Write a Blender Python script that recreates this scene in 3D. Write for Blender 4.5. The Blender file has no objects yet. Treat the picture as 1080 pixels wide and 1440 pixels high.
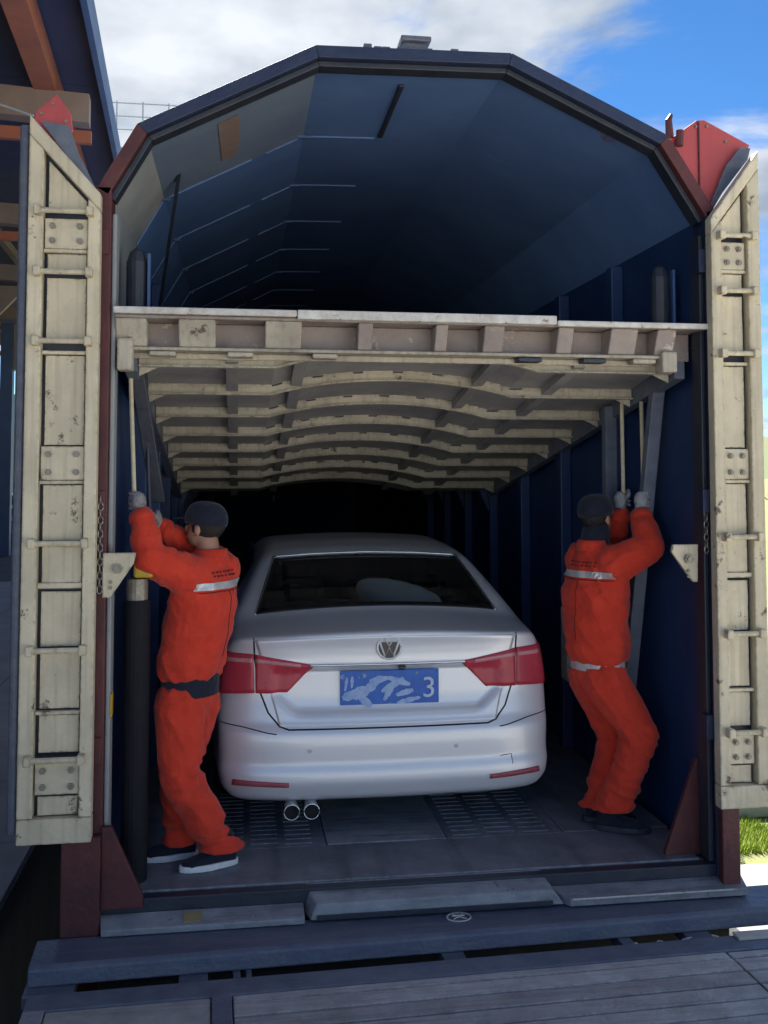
import bpy, bmesh, math, random
import numpy as np
from mathutils import Vector, Matrix, noise
random.seed(7)
rad = math.radians
scene = bpy.context.scene
C = scene.collection

# ---------------------------------------------------------------- camera
YAW, PITCH = rad(8.3), math.atan(77/1400)
F = Vector((math.sin(YAW)*math.cos(PITCH), math.cos(YAW)*math.cos(PITCH), math.sin(PITCH)))
R = Vector((math.cos(YAW), -math.sin(YAW), 0)); U = R.cross(F)
camd = bpy.data.cameras.new('camera'); cam = bpy.data.objects.new('camera', camd); C.objects.link(cam)
m = Matrix.Identity(4)
for i in range(3):
    m[i][0], m[i][1], m[i][2] = R[i], U[i], -F[i]
m[0][3], m[1][3], m[2][3] = -.864, -4.66, 1.90
cam.matrix_world = m
camd.sensor_fit = 'AUTO'; camd.sensor_width = 36; camd.lens = 35.0
camd.shift_y = -(720-588)/1440
camd.clip_start = .05; camd.clip_end = 3000
scene.camera = cam

# ---------------------------------------------------------------- sky, sun, exposure
SUN_EL, SUN_AZ = 50, -14        # sun stands behind the wagon, a little to its left
world = bpy.data.worlds.new('World'); scene.world = world; world.use_nodes = True
wn, wl = world.node_tree.nodes, world.node_tree.links
wn.clear()
def N(nodes, t, **k):
    n = nodes.new(t)
    for a, b in k.items():
        setattr(n, a, b)
    return n
wo = N(wn, 'ShaderNodeOutputWorld')
sky = N(wn, 'ShaderNodeTexSky', sky_type='NISHITA', sun_disc=False)
sky.sun_elevation = rad(SUN_EL); sky.sun_rotation = rad(SUN_AZ)
sky.air_density = 1.0; sky.dust_density = .15; sky.ozone_density = 4.0; sky.altitude = 3000
bg1 = N(wn, 'ShaderNodeBackground'); bg1.inputs[1].default_value = .05
hs = N(wn, 'ShaderNodeHueSaturation'); hs.inputs['Saturation'].default_value = 1.2
wl.new(sky.outputs[0], hs.inputs['Color']); wl.new(hs.outputs[0], bg1.inputs[0])
bg2 = N(wn, 'ShaderNodeBackground'); bg2.inputs[1].default_value = .32
tc = N(wn, 'ShaderNodeTexCoord')
sep = N(wn, 'ShaderNodeSeparateXYZ'); wl.new(tc.outputs['Generated'], sep.inputs[0])
zz = N(wn, 'ShaderNodeMath', operation='MAXIMUM'); wl.new(sep.outputs[2], zz.inputs[0]); zz.inputs[1].default_value = 0.0
za = N(wn, 'ShaderNodeMath', operation='ADD'); wl.new(zz.outputs[0], za.inputs[0]); za.inputs[1].default_value = .18
dx = N(wn, 'ShaderNodeMath', operation='DIVIDE'); wl.new(sep.outputs[0], dx.inputs[0]); wl.new(za.outputs[0], dx.inputs[1])
dy = N(wn, 'ShaderNodeMath', operation='DIVIDE'); wl.new(sep.outputs[1], dy.inputs[0]); wl.new(za.outputs[0], dy.inputs[1])
cmb = N(wn, 'ShaderNodeCombineXYZ'); wl.new(dx.outputs[0], cmb.inputs[0]); wl.new(dy.outputs[0], cmb.inputs[1])
CLOUD_SEED = (8.448, 17.458, 2.111)
mp = N(wn, 'ShaderNodeMapping'); mp.inputs['Location'].default_value = CLOUD_SEED
wl.new(cmb.outputs[0], mp.inputs[0])
n1 = N(wn, 'ShaderNodeTexNoise'); n1.inputs['Scale'].default_value = 1.15; n1.inputs['Detail'].default_value = 10; n1.inputs['Roughness'].default_value = .58
n1.inputs['Distortion'].default_value = .35
wl.new(mp.outputs[0], n1.inputs['Vector'])
rmp = N(wn, 'ShaderNodeMapRange'); rmp.interpolation_type = 'SMOOTHSTEP'
rmp.inputs['From Min'].default_value = .47; rmp.inputs['From Max'].default_value = .60
wl.new(n1.outputs[0], rmp.inputs['Value'])
n2 = N(wn, 'ShaderNodeTexNoise'); n2.inputs['Scale'].default_value = 2.6; n2.inputs['Detail'].default_value = 7; n2.inputs['Roughness'].default_value = .5
wl.new(mp.outputs[0], n2.inputs['Vector'])
cr = N(wn, 'ShaderNodeValToRGB')
cr.color_ramp.elements[0].position = .35; cr.color_ramp.elements[0].color = (.33, .40, .50, 1)
cr.color_ramp.elements[1].position = .62; cr.color_ramp.elements[1].color = (.80, .84, .90, 1)
wl.new(n2.outputs[0], cr.inputs[0]); wl.new(cr.outputs[0], bg2.inputs[0])
mixw = N(wn, 'ShaderNodeMixShader')
wl.new(rmp.outputs[0], mixw.inputs[0]); wl.new(bg1.outputs[0], mixw.inputs[1]); wl.new(bg2.outputs[0], mixw.inputs[2])
wl.new(mixw.outputs[0], wo.inputs[0])

sd = bpy.data.lights.new('sun', 'SUN'); sd.energy = 5.0; sd.angle = rad(.55); sd.color = (1, .95, .87)
so = bpy.data.objects.new('sun', sd); C.objects.link(so)
sv = Vector((math.sin(rad(SUN_AZ))*math.cos(rad(SUN_EL)), math.cos(rad(SUN_AZ))*math.cos(rad(SUN_EL)), math.sin(rad(SUN_EL))))
so.rotation_euler = sv.to_track_quat('Z', 'Y').to_euler(); so.location = (6, 20, 25)

vs = scene.view_settings
vs.view_transform = 'Standard'; vs.look = 'None'; vs.gamma = 1; vs.use_curve_mapping = False
vs.exposure = 1.85
scene.cycles.use_denoising = True
scene.cycles.max_bounces = 10; scene.cycles.diffuse_bounces = 5; scene.cycles.transparent_max_bounces = 12
scene.cycles.sample_clamp_indirect = 4

# ---------------------------------------------------------------- materials
def mat(name, col, col2=None, scale=6, rough=.6, metal=0, bump=0, bscale=40, spots=None, sscale=9, sthr=.62, rand=0, spec=.5, streak=None, coat=0, edge=None):
    """col/col2: two tones of one paint mixed by noise; spots: colour of rust or dirt blots; streak: dirt runs down (colour, amount)"""
    M = bpy.data.materials.new(name); M.use_nodes = True
    n, l = M.node_tree.nodes, M.node_tree.links
    b = n['Principled BSDF']
    b.inputs['Roughness'].default_value = rough; b.inputs['Metallic'].default_value = metal
    b.inputs['Specular IOR Level'].default_value = spec
    if coat:
        b.inputs['Coat Weight'].default_value = coat; b.inputs['Coat Roughness'].default_value = .06
    t = N(n, 'ShaderNodeTexCoord'); geo = N(n, 'ShaderNodeNewGeometry')
    col2 = col2 or tuple(c*.8 for c in col)
    a = N(n, 'ShaderNodeTexNoise'); a.inputs['Scale'].default_value = scale; a.inputs['Detail'].default_value = 8; a.inputs['Roughness'].default_value = .62
    l.new(geo.outputs['Position'], a.inputs['Vector'])
    r = N(n, 'ShaderNodeMapRange'); r.inputs['From Min'].default_value = .33; r.inputs['From Max'].default_value = .67
    l.new(a.outputs[0], r.inputs['Value'])
    mx = N(n, 'ShaderNodeMix', data_type='RGBA'); mx.inputs['A'].default_value = (*col, 1); mx.inputs['B'].default_value = (*col2, 1)
    l.new(r.outputs[0], mx.inputs['Factor']); out = mx.outputs['Result']
    if streak:
        mpp = N(n, 'ShaderNodeMapping'); mpp.inputs['Scale'].default_value = streak[2] if len(streak) > 2 else (38, 38, 1.6)
        l.new(geo.outputs['Position'], mpp.inputs[0])
        s = N(n, 'ShaderNodeTexNoise'); s.inputs['Scale'].default_value = 1; s.inputs['Detail'].default_value = 5
        l.new(mpp.outputs[0], s.inputs['Vector'])
        sr = N(n, 'ShaderNodeMapRange'); sr.inputs['From Min'].default_value = .5; sr.inputs['From Max'].default_value = .75; sr.inputs['To Max'].default_value = streak[1]
        l.new(s.outputs[0], sr.inputs['Value'])
        m2 = N(n, 'ShaderNodeMix', data_type='RGBA'); m2.inputs['B'].default_value = (*streak[0], 1)
        l.new(sr.outputs[0], m2.inputs['Factor']); l.new(out, m2.inputs['A']); out = m2.outputs['Result']
    if spots:
        s = N(n, 'ShaderNodeTexNoise'); s.inputs['Scale'].default_value = sscale; s.inputs['Detail'].default_value = 9; s.inputs['Roughness'].default_value = .7
        l.new(geo.outputs['Position'], s.inputs['Vector'])
        sr = N(n, 'ShaderNodeMapRange'); sr.inputs['From Min'].default_value = sthr; sr.inputs['From Max'].default_value = sthr+.05
        l.new(s.outputs[0], sr.inputs['Value'])
        m2 = N(n, 'ShaderNodeMix', data_type='RGBA'); m2.inputs['B'].default_value = (*spots, 1)
        l.new(sr.outputs[0], m2.inputs['Factor']); l.new(out, m2.inputs['A']); out = m2.outputs['Result']
    if edge:                              # paint chipped and grimy along the edges of a piece
        bv = N(n, 'ShaderNodeBevel', samples=4); bv.inputs['Radius'].default_value = .014
        dt = N(n, 'ShaderNodeVectorMath', operation='DOT_PRODUCT'); l.new(bv.outputs[0], dt.inputs[0]); l.new(geo.outputs['Normal'], dt.inputs[1])
        er = N(n, 'ShaderNodeMapRange'); er.inputs['From Min'].default_value = 1.0; er.inputs['From Max'].default_value = .86
        l.new(dt.outputs['Value'], er.inputs['Value'])
        en = N(n, 'ShaderNodeTexNoise'); en.inputs['Scale'].default_value = 26; en.inputs['Detail'].default_value = 6; en.inputs['Roughness'].default_value = .7
        l.new(geo.outputs['Position'], en.inputs['Vector'])
        e2 = N(n, 'ShaderNodeMapRange'); e2.inputs['From Min'].default_value = .46; e2.inputs['From Max'].default_value = .62
        l.new(en.outputs[0], e2.inputs['Value'])
        em = N(n, 'ShaderNodeMath', operation='MULTIPLY'); l.new(er.outputs[0], em.inputs[0]); l.new(e2.outputs[0], em.inputs[1])
        m3 = N(n, 'ShaderNodeMix', data_type='RGBA'); m3.inputs['B'].default_value = (*edge, 1)
        l.new(em.outputs[0], m3.inputs['Factor']); l.new(out, m3.inputs['A']); out = m3.outputs['Result']
    if rand:
        oi = N(n, 'ShaderNodeObjectInfo')
        rr = N(n, 'ShaderNodeMapRange'); rr.inputs['To Min'].default_value = 1-rand; rr.inputs['To Max'].default_value = 1+rand
        l.new(oi.outputs['Random'], rr.inputs['Value'])
        h = N(n, 'ShaderNodeHueSaturation'); l.new(rr.outputs[0], h.inputs['Value']); l.new(out, h.inputs['Color']); out = h.outputs[0]
    l.new(out, b.inputs['Base Color'])
    rr2 = N(n, 'ShaderNodeMapRange'); rr2.inputs['To Min'].default_value = max(.02, rough-.1); rr2.inputs['To Max'].default_value = min(1, rough+.1)
    l.new(a.outputs[0], rr2.inputs['Value']); l.new(rr2.outputs[0], b.inputs['Roughness'])
    if bump:
        bn = N(n, 'ShaderNodeTexNoise'); bn.inputs['Scale'].default_value = bscale; bn.inputs['Detail'].default_value = 6
        l.new(geo.outputs['Position'], bn.inputs['Vector'])
        bp = N(n, 'ShaderNodeBump'); bp.inputs['Strength'].default_value = bump; bp.inputs['Distance'].default_value = .02
        l.new(bn.outputs[0], bp.inputs['Height']); l.new(bp.outputs[0], b.inputs['Normal'])
    return M

RUST = (.16, .07, .03)
M = {}
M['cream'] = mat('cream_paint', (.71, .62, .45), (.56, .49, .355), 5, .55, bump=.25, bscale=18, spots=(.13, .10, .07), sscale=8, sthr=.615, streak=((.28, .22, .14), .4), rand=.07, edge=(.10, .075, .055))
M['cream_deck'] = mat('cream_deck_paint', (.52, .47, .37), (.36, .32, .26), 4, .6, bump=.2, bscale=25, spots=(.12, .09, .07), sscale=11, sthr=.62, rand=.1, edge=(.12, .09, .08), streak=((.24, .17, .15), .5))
M['white_edge'] = mat('worn_white_edge', (.72, .70, .66), (.48, .44, .40), 14, .5, bump=.2, spots=(.20, .14, .10), sscale=24, sthr=.6)
M['deckplate'] = mat('deck_plate_paint', (.34, .33, .32), (.22, .22, .23), 3, .6, bump=.15, rand=.05)
M['navy'] = mat('shade_navy_wall', (.020, .052, .16), (.014, .038, .12), 2.5, .5, bump=.12, bscale=14, spots=(.09, .055, .05), sscale=3.2, sthr=.68, rand=.12)  # interior walls; the blue of the shade is put into this colour
M['greywall'] = mat('lit_grey_wall', (.36, .36, .345), (.25, .27, .29), 3, .55, bump=.12, bscale=14, spots=(.20, .09, .05), sscale=3, sthr=.63, rand=.1)  # near left bay and jamb; daylight falling there is put into the colour
M['blueroof'] = mat('shade_blue_roof', (.12, .22, .45), (.085, .165, .37), 1.6, .6, bump=.12, bscale=14, spots=(.14, .07, .05), sscale=2.4, sthr=.68)  # vault lining, tinted with the blue cast of the shade
M['midgrey'] = mat('half_lit_grey', (.19, .24, .32), (.14, .19, .29), 2.2, .55, bump=.12, bscale=14, spots=(.20, .11, .07), sscale=2.6, sthr=.64)  # slope of the near bay, weaker daylight mixed into the colour
M['darkcon'] = mat('shaded_concrete', (.050, .055, .075), (.035, .04, .055), 3, .9, bump=.3)  # platform side; its shade is put into the near-black colour
M['navydark'] = mat('dark_steel', (.022, .028, .045), (.035, .04, .055), 8, .45, bump=.15)
M['ribpaint'] = mat('rib_paint', (.06, .13, .30), (.045, .10, .25), 9, .45, bump=.1, spots=(.30, .32, .34), sscale=7, sthr=.66)
M['oxide'] = mat('red_oxide_paint', (.12, .027, .027), (.07, .020, .023), 6, .55, bump=.2, bscale=30, spots=(.10, .05, .04), sscale=10, sthr=.63)
M['hood'] = mat('hood_red_paint', (.52, .085, .085), (.44, .070, .075), 4, .5, bump=.06, bscale=20, streak=((.30, .07, .07), .35))
M['bluegrey'] = mat('blue_grey_steel', (.17, .195, .25), (.11, .13, .18), 9, .5, bump=.2, bscale=60)
M['steel'] = mat('ramp_steel', (.32, .335, .365), (.20, .21, .24), 7, .5, .0, bump=.3, bscale=60, spots=(.17, .15, .13), sscale=16, sthr=.62, streak=((.07, .07, .075), .7, (3, 26, 20)), rand=.08, edge=(.42, .42, .42))
M['floor'] = mat('wagon_floor_steel', (.23, .245, .28), (.14, .15, .18), 5, .5, bump=.3, bscale=50, spots=(.17, .16, .15), sscale=18, sthr=.64, streak=((.055, .055, .06), .75, (7, .6, 4)), rand=.05, edge=(.40, .40, .40))
M['plank'] = mat('ramp_plank', (.52, .50, .495), (.34, .325, .32), 8, .65, bump=.35, bscale=55, spots=(.36, .34, .32), sscale=30, sthr=.69, rand=.13, streak=((.15, .14, .14), .5, (1.3, 55, 30)), edge=(.12, .11, .11))
M['beamblue'] = mat('blue_black_beam', (.085, .10, .155), (.12, .135, .18), 5, .45, bump=.25, bscale=45, spots=(.16, .17, .19), sscale=20, sthr=.63, edge=(.22, .23, .25), streak=((.20, .20, .22), .45, (2, 24, 18)))
M['black'] = mat('black_rubber', (.010, .011, .016), (.016, .017, .022), 20, .7, bump=.1, spec=.2)
M['bolt'] = mat('bolt_steel', (.34, .31, .25), (.22, .20, .17), 60, .45, .3)
M['yellow'] = mat('yellow_paint', (.65, .42, .03), (.5, .32, .03), 20, .5, spots=(.1, .08, .05), sscale=40, sthr=.62)
M['archnavy'] = mat('arch_navy', (.014, .023, .065), (.022, .035, .08), 5, .5, bump=.2, bscale=40, spots=(.12, .09, .09), sscale=9, sthr=.66)  # dark navy tone with brown spots
M['rustpatch'] = mat('rust_patch', (.24, .13, .085), (.22, .20, .21), 9, .8, bump=.2)
M['fadedyellow'] = mat('faded_yellow', (.36, .28, .10), (.26, .23, .15), 30, .6)
M['badge'] = mat('badge_silver', (.74, .75, .78), None, 30, .35, .25)
M['letter'] = mat('dark_red_print', (.13, .010, .010), None, 20, .8)
M['pole'] = mat('cream_pole_paint', (.70, .62, .42), (.55, .48, .33), 30, .5)
M['chain'] = mat('chain_steel', (.40, .38, .36), (.25, .22, .2), 50, .35, .8)
M['concrete'] = mat('concrete', (.30, .30, .30), (.22, .22, .225), 2, .85, bump=.3, bscale=20)
M['palecon'] = mat('pale_concrete', (.62, .58, .52), (.50, .47, .42), 3, .85, bump=.3, bscale=20)
M['canopy'] = mat('canopy_sheet', (.055, .06, .10), (.04, .045, .08), 1, .6)
M['canopybeam'] = mat('canopy_beam_orange', (.48, .14, .07), (.38, .11, .06), 3, .6)
M['canopytan'] = mat('canopy_beam_tan', (.34, .23, .17), (.26, .18, .14), 3, .6)
M['fascia'] = mat('canopy_fascia_blue', (.06, .10, .20), (.05, .08, .16), 3, .5)
M['grass'] = mat('grass', (.16, .26, .030), (.09, .17, .022), 3, .8)
M['blade'] = mat('grass_blade', (.34, .40, .045), (.20, .30, .03), 9, .7)
M['earth'] = mat('grass_ground', (.15, .22, .04), (.20, .19, .09), .8, .95, bump=.6, bscale=30)
M['stone'] = mat('gravel_stone', (.36, .33, .30), (.20, .19, .18), 12, .9, bump=.4, rand=.3)
M['ballast'] = mat('dark_ballast', (.06, .06, .065), (.03, .03, .035), 14, .9, bump=.8, bscale=30)  # near-black stones, one dark tone with slight variation
M['railw'] = mat('grey_railing', (.55, .57, .60), (.45, .47, .5), 10, .5)
M['hill'] = mat('far_hill', (.10, .16, .05), (.14, .15, .07), .02, .95)
# people
def cloth(name, c1, c2):
    Mx = mat(name, c1, c2, 9, .85, bump=.5, bscale=28, spec=.2)
    b = Mx.node_tree.nodes['Principled BSDF']; b.inputs['Sheen Weight'].default_value = .15
    return Mx
M['orange'] = cloth('orange_cloth', (.74, .060, .030), (.60, .044, .023))
M['navycloth'] = cloth('navy_cloth', (.012, .016, .032), (.02, .024, .04))
M['silver'] = mat('reflective_tape', (.66, .66, .66), (.5, .5, .5), 40, .35, .25)
M['glove'] = mat('grey_glove', (.42, .43, .45), (.3, .3, .33), 30, .85, bump=.4, bscale=120)
M['gloved'] = mat('soiled_glove', (.33, .31, .31), (.18, .17, .18), 30, .85, bump=.4, bscale=120)
M['skin'] = mat('skin', (.42, .23, .155), (.36, .18, .12), 12, .5)
M['hair'] = mat('hair', (.012, .010, .009), (.02, .016, .014), 60, .6, bump=.4, bscale=150)
M['whiterub'] = mat('white_rubber', (.85, .85, .85), (.7, .7, .72), 30, .6)
M['eye'] = mat('eye_dark', (.02, .015, .012), None, 10, .2)
# car
M['silverpaint'] = mat('silver_car_paint', (.74, .75, .785), (.71, .72, .755), 300, .40, .34, coat=.6)
M['darkpaint'] = mat('dark_car_paint', (.02, .025, .035), (.02, .025, .03), 300, .25, .3, coat=.6)
M['seam'] = mat('panel_gap', (.006, .006, .007), None, 10, .8)
M['chrome'] = mat('chrome', (.80, .81, .83), (.72, .73, .75), 20, .12, 1)
M['trim'] = mat('black_trim', (.010, .010, .012), None, 10, .3)
M['plateblue'] = mat('plate_blue', (.018, .10, .44), (.03, .15, .55), 14, .45, spots=(.30, .40, .62), sscale=15, sthr=.60)
M['platewhite'] = mat('plate_white', (.62, .70, .82), (.42, .54, .74), 60, .5)
M['platesmear'] = mat('plate_smear', (.20, .34, .66), (.42, .54, .76), 40, .5)
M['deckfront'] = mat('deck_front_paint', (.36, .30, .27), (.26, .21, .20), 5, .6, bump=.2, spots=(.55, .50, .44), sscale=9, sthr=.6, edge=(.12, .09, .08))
M['pillow'] = mat('pale_pillow_cloth', (.86, .92, .90), (.78, .86, .85), 10, .9)
M['seat'] = mat('seat_fabric', (.03, .03, .033), None, 20, .9)
M['rim'] = mat('alloy_rim', (.5, .51, .53), None, 20, .3, .9)
def lens(name, col, rough=.28):
    Mx = mat(name, col, tuple(c*.75 for c in col), 40, rough, 0, spec=.35)
    return Mx
M['lampred'] = lens('lamp_red', (.56, .055, .085))
M['lamplight'] = lens('lamp_pale_strip', (.70, .30, .31))
M['reflred'] = lens('reflector_red', (.45, .10, .12))
g = bpy.data.materials.new('rear_glass'); g.use_nodes = True
gn, gl = g.node_tree.nodes, g.node_tree.links; gn.clear()
go = N(gn, 'ShaderNodeOutputMaterial'); gm = N(gn, 'ShaderNodeMixShader'); gt = N(gn, 'ShaderNodeBsdfTransparent'); gg = N(gn, 'ShaderNodeBsdfGlossy')
gt.inputs[0].default_value = (.92, .98, .98, 1); gg.inputs['Roughness'].default_value = .03; gg.inputs[0].default_value = (.9, .95, 1, 1)
fr = N(gn, 'ShaderNodeFresnel'); fr.inputs[0].default_value = 1.75
gl.new(fr.outputs[0], gm.inputs[0]); gl.new(gt.outputs[0], gm.inputs[1]); gl.new(gg.outputs[0], gm.inputs[2]); gl.new(gm.outputs[0], go.inputs[0])
M['glass'] = g

# ---------------------------------------------------------------- helpers
W = {}                                     # world origin of each empty / part
def tag(o, label, cat=None, group=None, kind=None):
    if label: o['label'] = label
    if cat: o['category'] = cat
    if group: o['group'] = group
    if kind: o['kind'] = kind
    return o
def thing(name, loc, label, cat, group=None):
    o = bpy.data.objects.new(name, None); C.objects.link(o); o.location = loc
    o.empty_display_size = .1
    W[o] = Vector(loc); return tag(o, label, cat, group)
def obj(name, bm, material, parent=None, smooth=False, bevel=0, kind=None, label=None):
    """links a bmesh given in world coordinates as one mesh object"""
    org = W[parent] if parent else Vector((0, 0, 0))
    me = bpy.data.meshes.new(name)
    bmesh.ops.recalc_face_normals(bm, faces=bm.faces)
    bmesh.ops.translate(bm, verts=bm.verts, vec=-org)
    bm.to_mesh(me); bm.free()
    return link(name, me, material, parent, smooth, bevel, kind, label)
def link(name, me, material, parent=None, smooth=False, bevel=0, kind=None, label=None, loc=None):
    if smooth: me.shade_smooth()
    if material is not None and not me.materials:
        me.materials.append(M[material] if isinstance(material, str) else material)
    o = bpy.data.objects.new(name, me); C.objects.link(o)
    if parent: o.parent = parent
    W[o] = Vector(W[parent]) if parent else Vector((0, 0, 0))
    if loc is not None:
        o.location = Vector(loc) - W[o]; W[o] = Vector(loc)
    if bevel:
        b = o.modifiers.new('bevel', 'BEVEL'); b.width = bevel; b.segments = 2; b.limit_method = 'ANGLE'
    if kind: o['kind'] = kind
    if label: o['label'] = label
    return o
def BM(): return bmesh.new()
def box(bm, x0, x1, y0, y1, z0, z1):
    v = [bm.verts.new((x, y, z)) for x in (x0, x1) for y in (y0, y1) for z in (z0, z1)]
    for f in ((0, 1, 3, 2), (4, 6, 7, 5), (0, 4, 5, 1), (2, 3, 7, 6), (0, 2, 6, 4), (1, 5, 7, 3)):
        bm.faces.new([v[i] for i in f])
    return bm
def hexa(bm, p):                          # 8 points: bottom four, top four
    v = [bm.verts.new(q) for q in p]
    for f in ((0, 3, 2, 1), (4, 5, 6, 7), (0, 1, 5, 4), (1, 2, 6, 5), (2, 3, 7, 6), (3, 0, 4, 7)):
        bm.faces.new([v[i] for i in f])
    return bm
def prism(bm, pts, off):                  # planar polygon pushed along off
    off = Vector(off); a = [bm.verts.new(p) for p in pts]; b = [bm.verts.new(Vector(p)+off) for p in pts]
    n = len(a); bm.faces.new(a); bm.faces.new(b[::-1])
    for i in range(n): bm.faces.new((a[i], a[(i+1) % n], b[(i+1) % n], b[i]))
    return bm
def frame_of(t):
    t = t.normalized(); a = Vector((0, 0, 1)) if abs(t.z) < .9 else Vector((1, 0, 0))
    u = t.cross(a).normalized(); return u, t.cross(u).normalized()
def loft(bm, rings, n=16, cap=True):      # ring = (centre, a-vector, b-vector)
    rows = []
    for c, a, b in rings:
        c, a, b = Vector(c), Vector(a), Vector(b)
        rows.append([bm.verts.new(c+a*math.cos(2*math.pi*i/n)+b*math.sin(2*math.pi*i/n)) for i in range(n)])
    for r0, r1 in zip(rows, rows[1:]):
        for i in range(n): bm.faces.new((r0[i], r0[(i+1) % n], r1[(i+1) % n], r1[i]))
    if cap: bm.faces.new(rows[0][::-1]); bm.faces.new(rows[-1])
    return bm
def tube(bm, pts, r, n=8):
    pts = [Vector(p) for p in pts]; rr = r if isinstance(r, (list, tuple)) else [r]*len(pts)
    rings = []
    u = None
    for i, p in enumerate(pts):
        t = (pts[min(i+1, len(pts)-1)]-pts[max(i-1, 0)])
        if u is None: u, w = frame_of(t)
        else:
            t = t.normalized(); u = (u-t*u.dot(t)).normalized(); w = t.cross(u)
        rings.append((p, u*rr[i], w*rr[i]))
    return loft(bm, rings, n)
def ball(bm, c, r, s=(1, 1, 1), rot=None, sub=2):
    mm = Matrix.Translation(c)
    if rot is not None: mm = mm @ rot.to_4x4()
    mm = mm @ Matrix.Diagonal((s[0]*r, s[1]*r, s[2]*r, 1))
    bmesh.ops.create_icosphere(bm, subdivisions=sub, radius=1, matrix=mm); return bm
def B(name, dims, material, parent=None, bevel=.004, **k):
    return obj(name, box(BM(), *dims), material, parent, bevel=bevel, **k)

# ================================================================ SETTING
def ground():
    bm = BM(); s = 900
    v = [bm.verts.new(p) for p in ((-s, -s, -1.30), (s, -s, -1.30), (s, s, -1.30), (-s, s, -1.30))]; bm.faces.new(v)
    tag(obj('ground', bm, 'earth'), None, kind='structure')
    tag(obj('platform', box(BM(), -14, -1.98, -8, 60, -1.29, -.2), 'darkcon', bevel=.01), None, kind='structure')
    # paving slabs on top of the platform, in reach of the lens
    plat = bpy.data.objects['platform']
    me = bpy.data.meshes.new('paving_slab'); b = box(BM(), 0, 1.17, 0, 1.17, 0, .012); b.to_mesh(me); b.free()
    for i in range(4):
        for j in range(14):
            link('paving_slab', me, 'concrete', plat, bevel=.006, loc=(-1.99-1.18*(i+1), -1.0+1.18*j, -.203))
    tag(obj('track_bed', box(BM(), -1.97, 2.5, -3.0, 60, -1.295, -1.18), 'ballast'), None, kind='structure')
    # hills on the skyline
    bm = BM(); n = 60; top = []; bot = []
    for i in range(n+1):
        a = rad(-70+140*i/n); d = 700
        h = 18+16*noise.noise((i*.23, 3, 0))+7*noise.noise((i*.7, 9, 0))
        if i > 34: h += 6
        top.append(bm.verts.new((d*math.sin(a), d*math.cos(a), -1.3+max(4, h)))); bot.append(bm.verts.new((560*math.sin(a), 560*math.cos(a), -1.32)))
    for i in range(n): bm.faces.new((bot[i], bot[i+1], top[i+1], top[i]))
    tag(obj('hills', bm, 'hill', smooth=True), None, kind='structure')
ground()
tag(obj('bounce_yard', box(BM(), -40, 40, -60, -3.2, -1.295, -1.25), 'palecon'), None, kind='structure')  # unseen ground behind the camera, added to bounce sunlight onto the wagon

# ================================================================ WAGON
LEN = 15.0
wagon = thing('rail_wagon', (0, .1, -1.15), 'double-deck railway car carrier with shade-blue interior, open end facing the ramp', 'rail wagon')
# floor: plates, tread strips
B('floor', (-1.44, 1.44, .10, LEN, -.16, -.012), 'floor', wagon)
B('floor_apron', (-1.40, 1.40, .085, .52, -.012, .004), 'floor', wagon)
B('centre_plate', (-.40, .22, .525, 3.2, -.011, .007), 'steel', wagon)
for x0, x1 in ((-1.00, -.405), (.225, .85)):
    tp = B('tread_plate', (x0, x1, .525, 3.6, -.011, .003), 'floor', wagon)
    bm = BM()
    for k in range(46):
        for q in range(3):
            w = (x1-x0-.10)/3
            xa = x0+.04+q*(w+.01); y = .56+k*.065+(q % 2)*.02
            box(bm, xa, xa+w-.03, y, y+.018, .002, .007)
    obj('tread_rib', bm, 'floor', tp, kind='stuff')
for x0, x1 in ((-1.43, -1.005), (.855, 1.43)):
    B('side_floor_plate', (x0, x1, .525, 4.0, -.011, .005), 'floor', wagon)
B('end_sill', (-1.50, 1.52, .02, .083, -.42, -.004), 'navydark', wagon, bevel=.006)
for x in (-.5, .5):
    B('sill_beam', (x-.1, x+.1, .4, LEN-.3, -.6, -.161), 'navydark', wagon)
# bogies and wheels under the floor
for yb in (2.4, LEN-2.4):
    bg = B('bogie', (-.95, .95, yb-1.1, yb+1.1, -.75, -.602), 'navydark', wagon)
    for yy in (yb-.8, yb+.8):
        for x in (-.72, .72):
            bm = BM(); loft(bm, [((x-.06, yy, -.735), (0, .4, 0), (0, 0, .4)), ((x+.06, yy, -.735), (0, .4, 0), (0, 0, .4))], 24)
            obj('wheel', bm, 'navydark', bg)
for x in (-.72, .72):
    tag(obj('rail', box(BM(), x-.035, x+.035, .6, 60, -1.19, -1.13), 'bolt'), 'steel rail under the wagon on the platform side' if x < 0 else 'steel rail under the wagon on the grass side', 'rail', 'rails of the track')

# profile of roof, from left eave to right eave
PROF = [(-1.47, 3.18), (-1.30, 3.48), (-.50, 3.89), (.44, 3.91), (1.22, 3.55), (1.46, 3.18)]
BAY = 1.0
NB = 8
ys = [.14+BAY*i for i in range(NB)]+[LEN]
for i in range(len(ys)-1):
    y0, y1 = ys[i]+.0008, ys[i+1]-.0008
    for s in (-1, 1):
        x = 1.455*s
        lo, hi = (x-.05, x) if s < 0 else (x, x+.05)
        B('wall_panel', (lo, hi, y0, y1, -.15, 2.55), 'navy', wagon)
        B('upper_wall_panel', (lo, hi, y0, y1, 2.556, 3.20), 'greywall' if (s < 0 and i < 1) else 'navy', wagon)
    for k in range(5):
        (xa, za), (xb, zb) = PROF[k], PROF[k+1]
        n = Vector((-(zb-za), 0, xb-xa)).normalized()*.035
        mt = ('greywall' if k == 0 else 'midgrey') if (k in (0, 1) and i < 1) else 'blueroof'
        bm = prism(BM(), [(xa, y0, za), (xb, y0, zb), (xb, y1, zb), (xa, y1, za)], n)
        obj('roof_panel', bm, mt, wagon)
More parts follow.
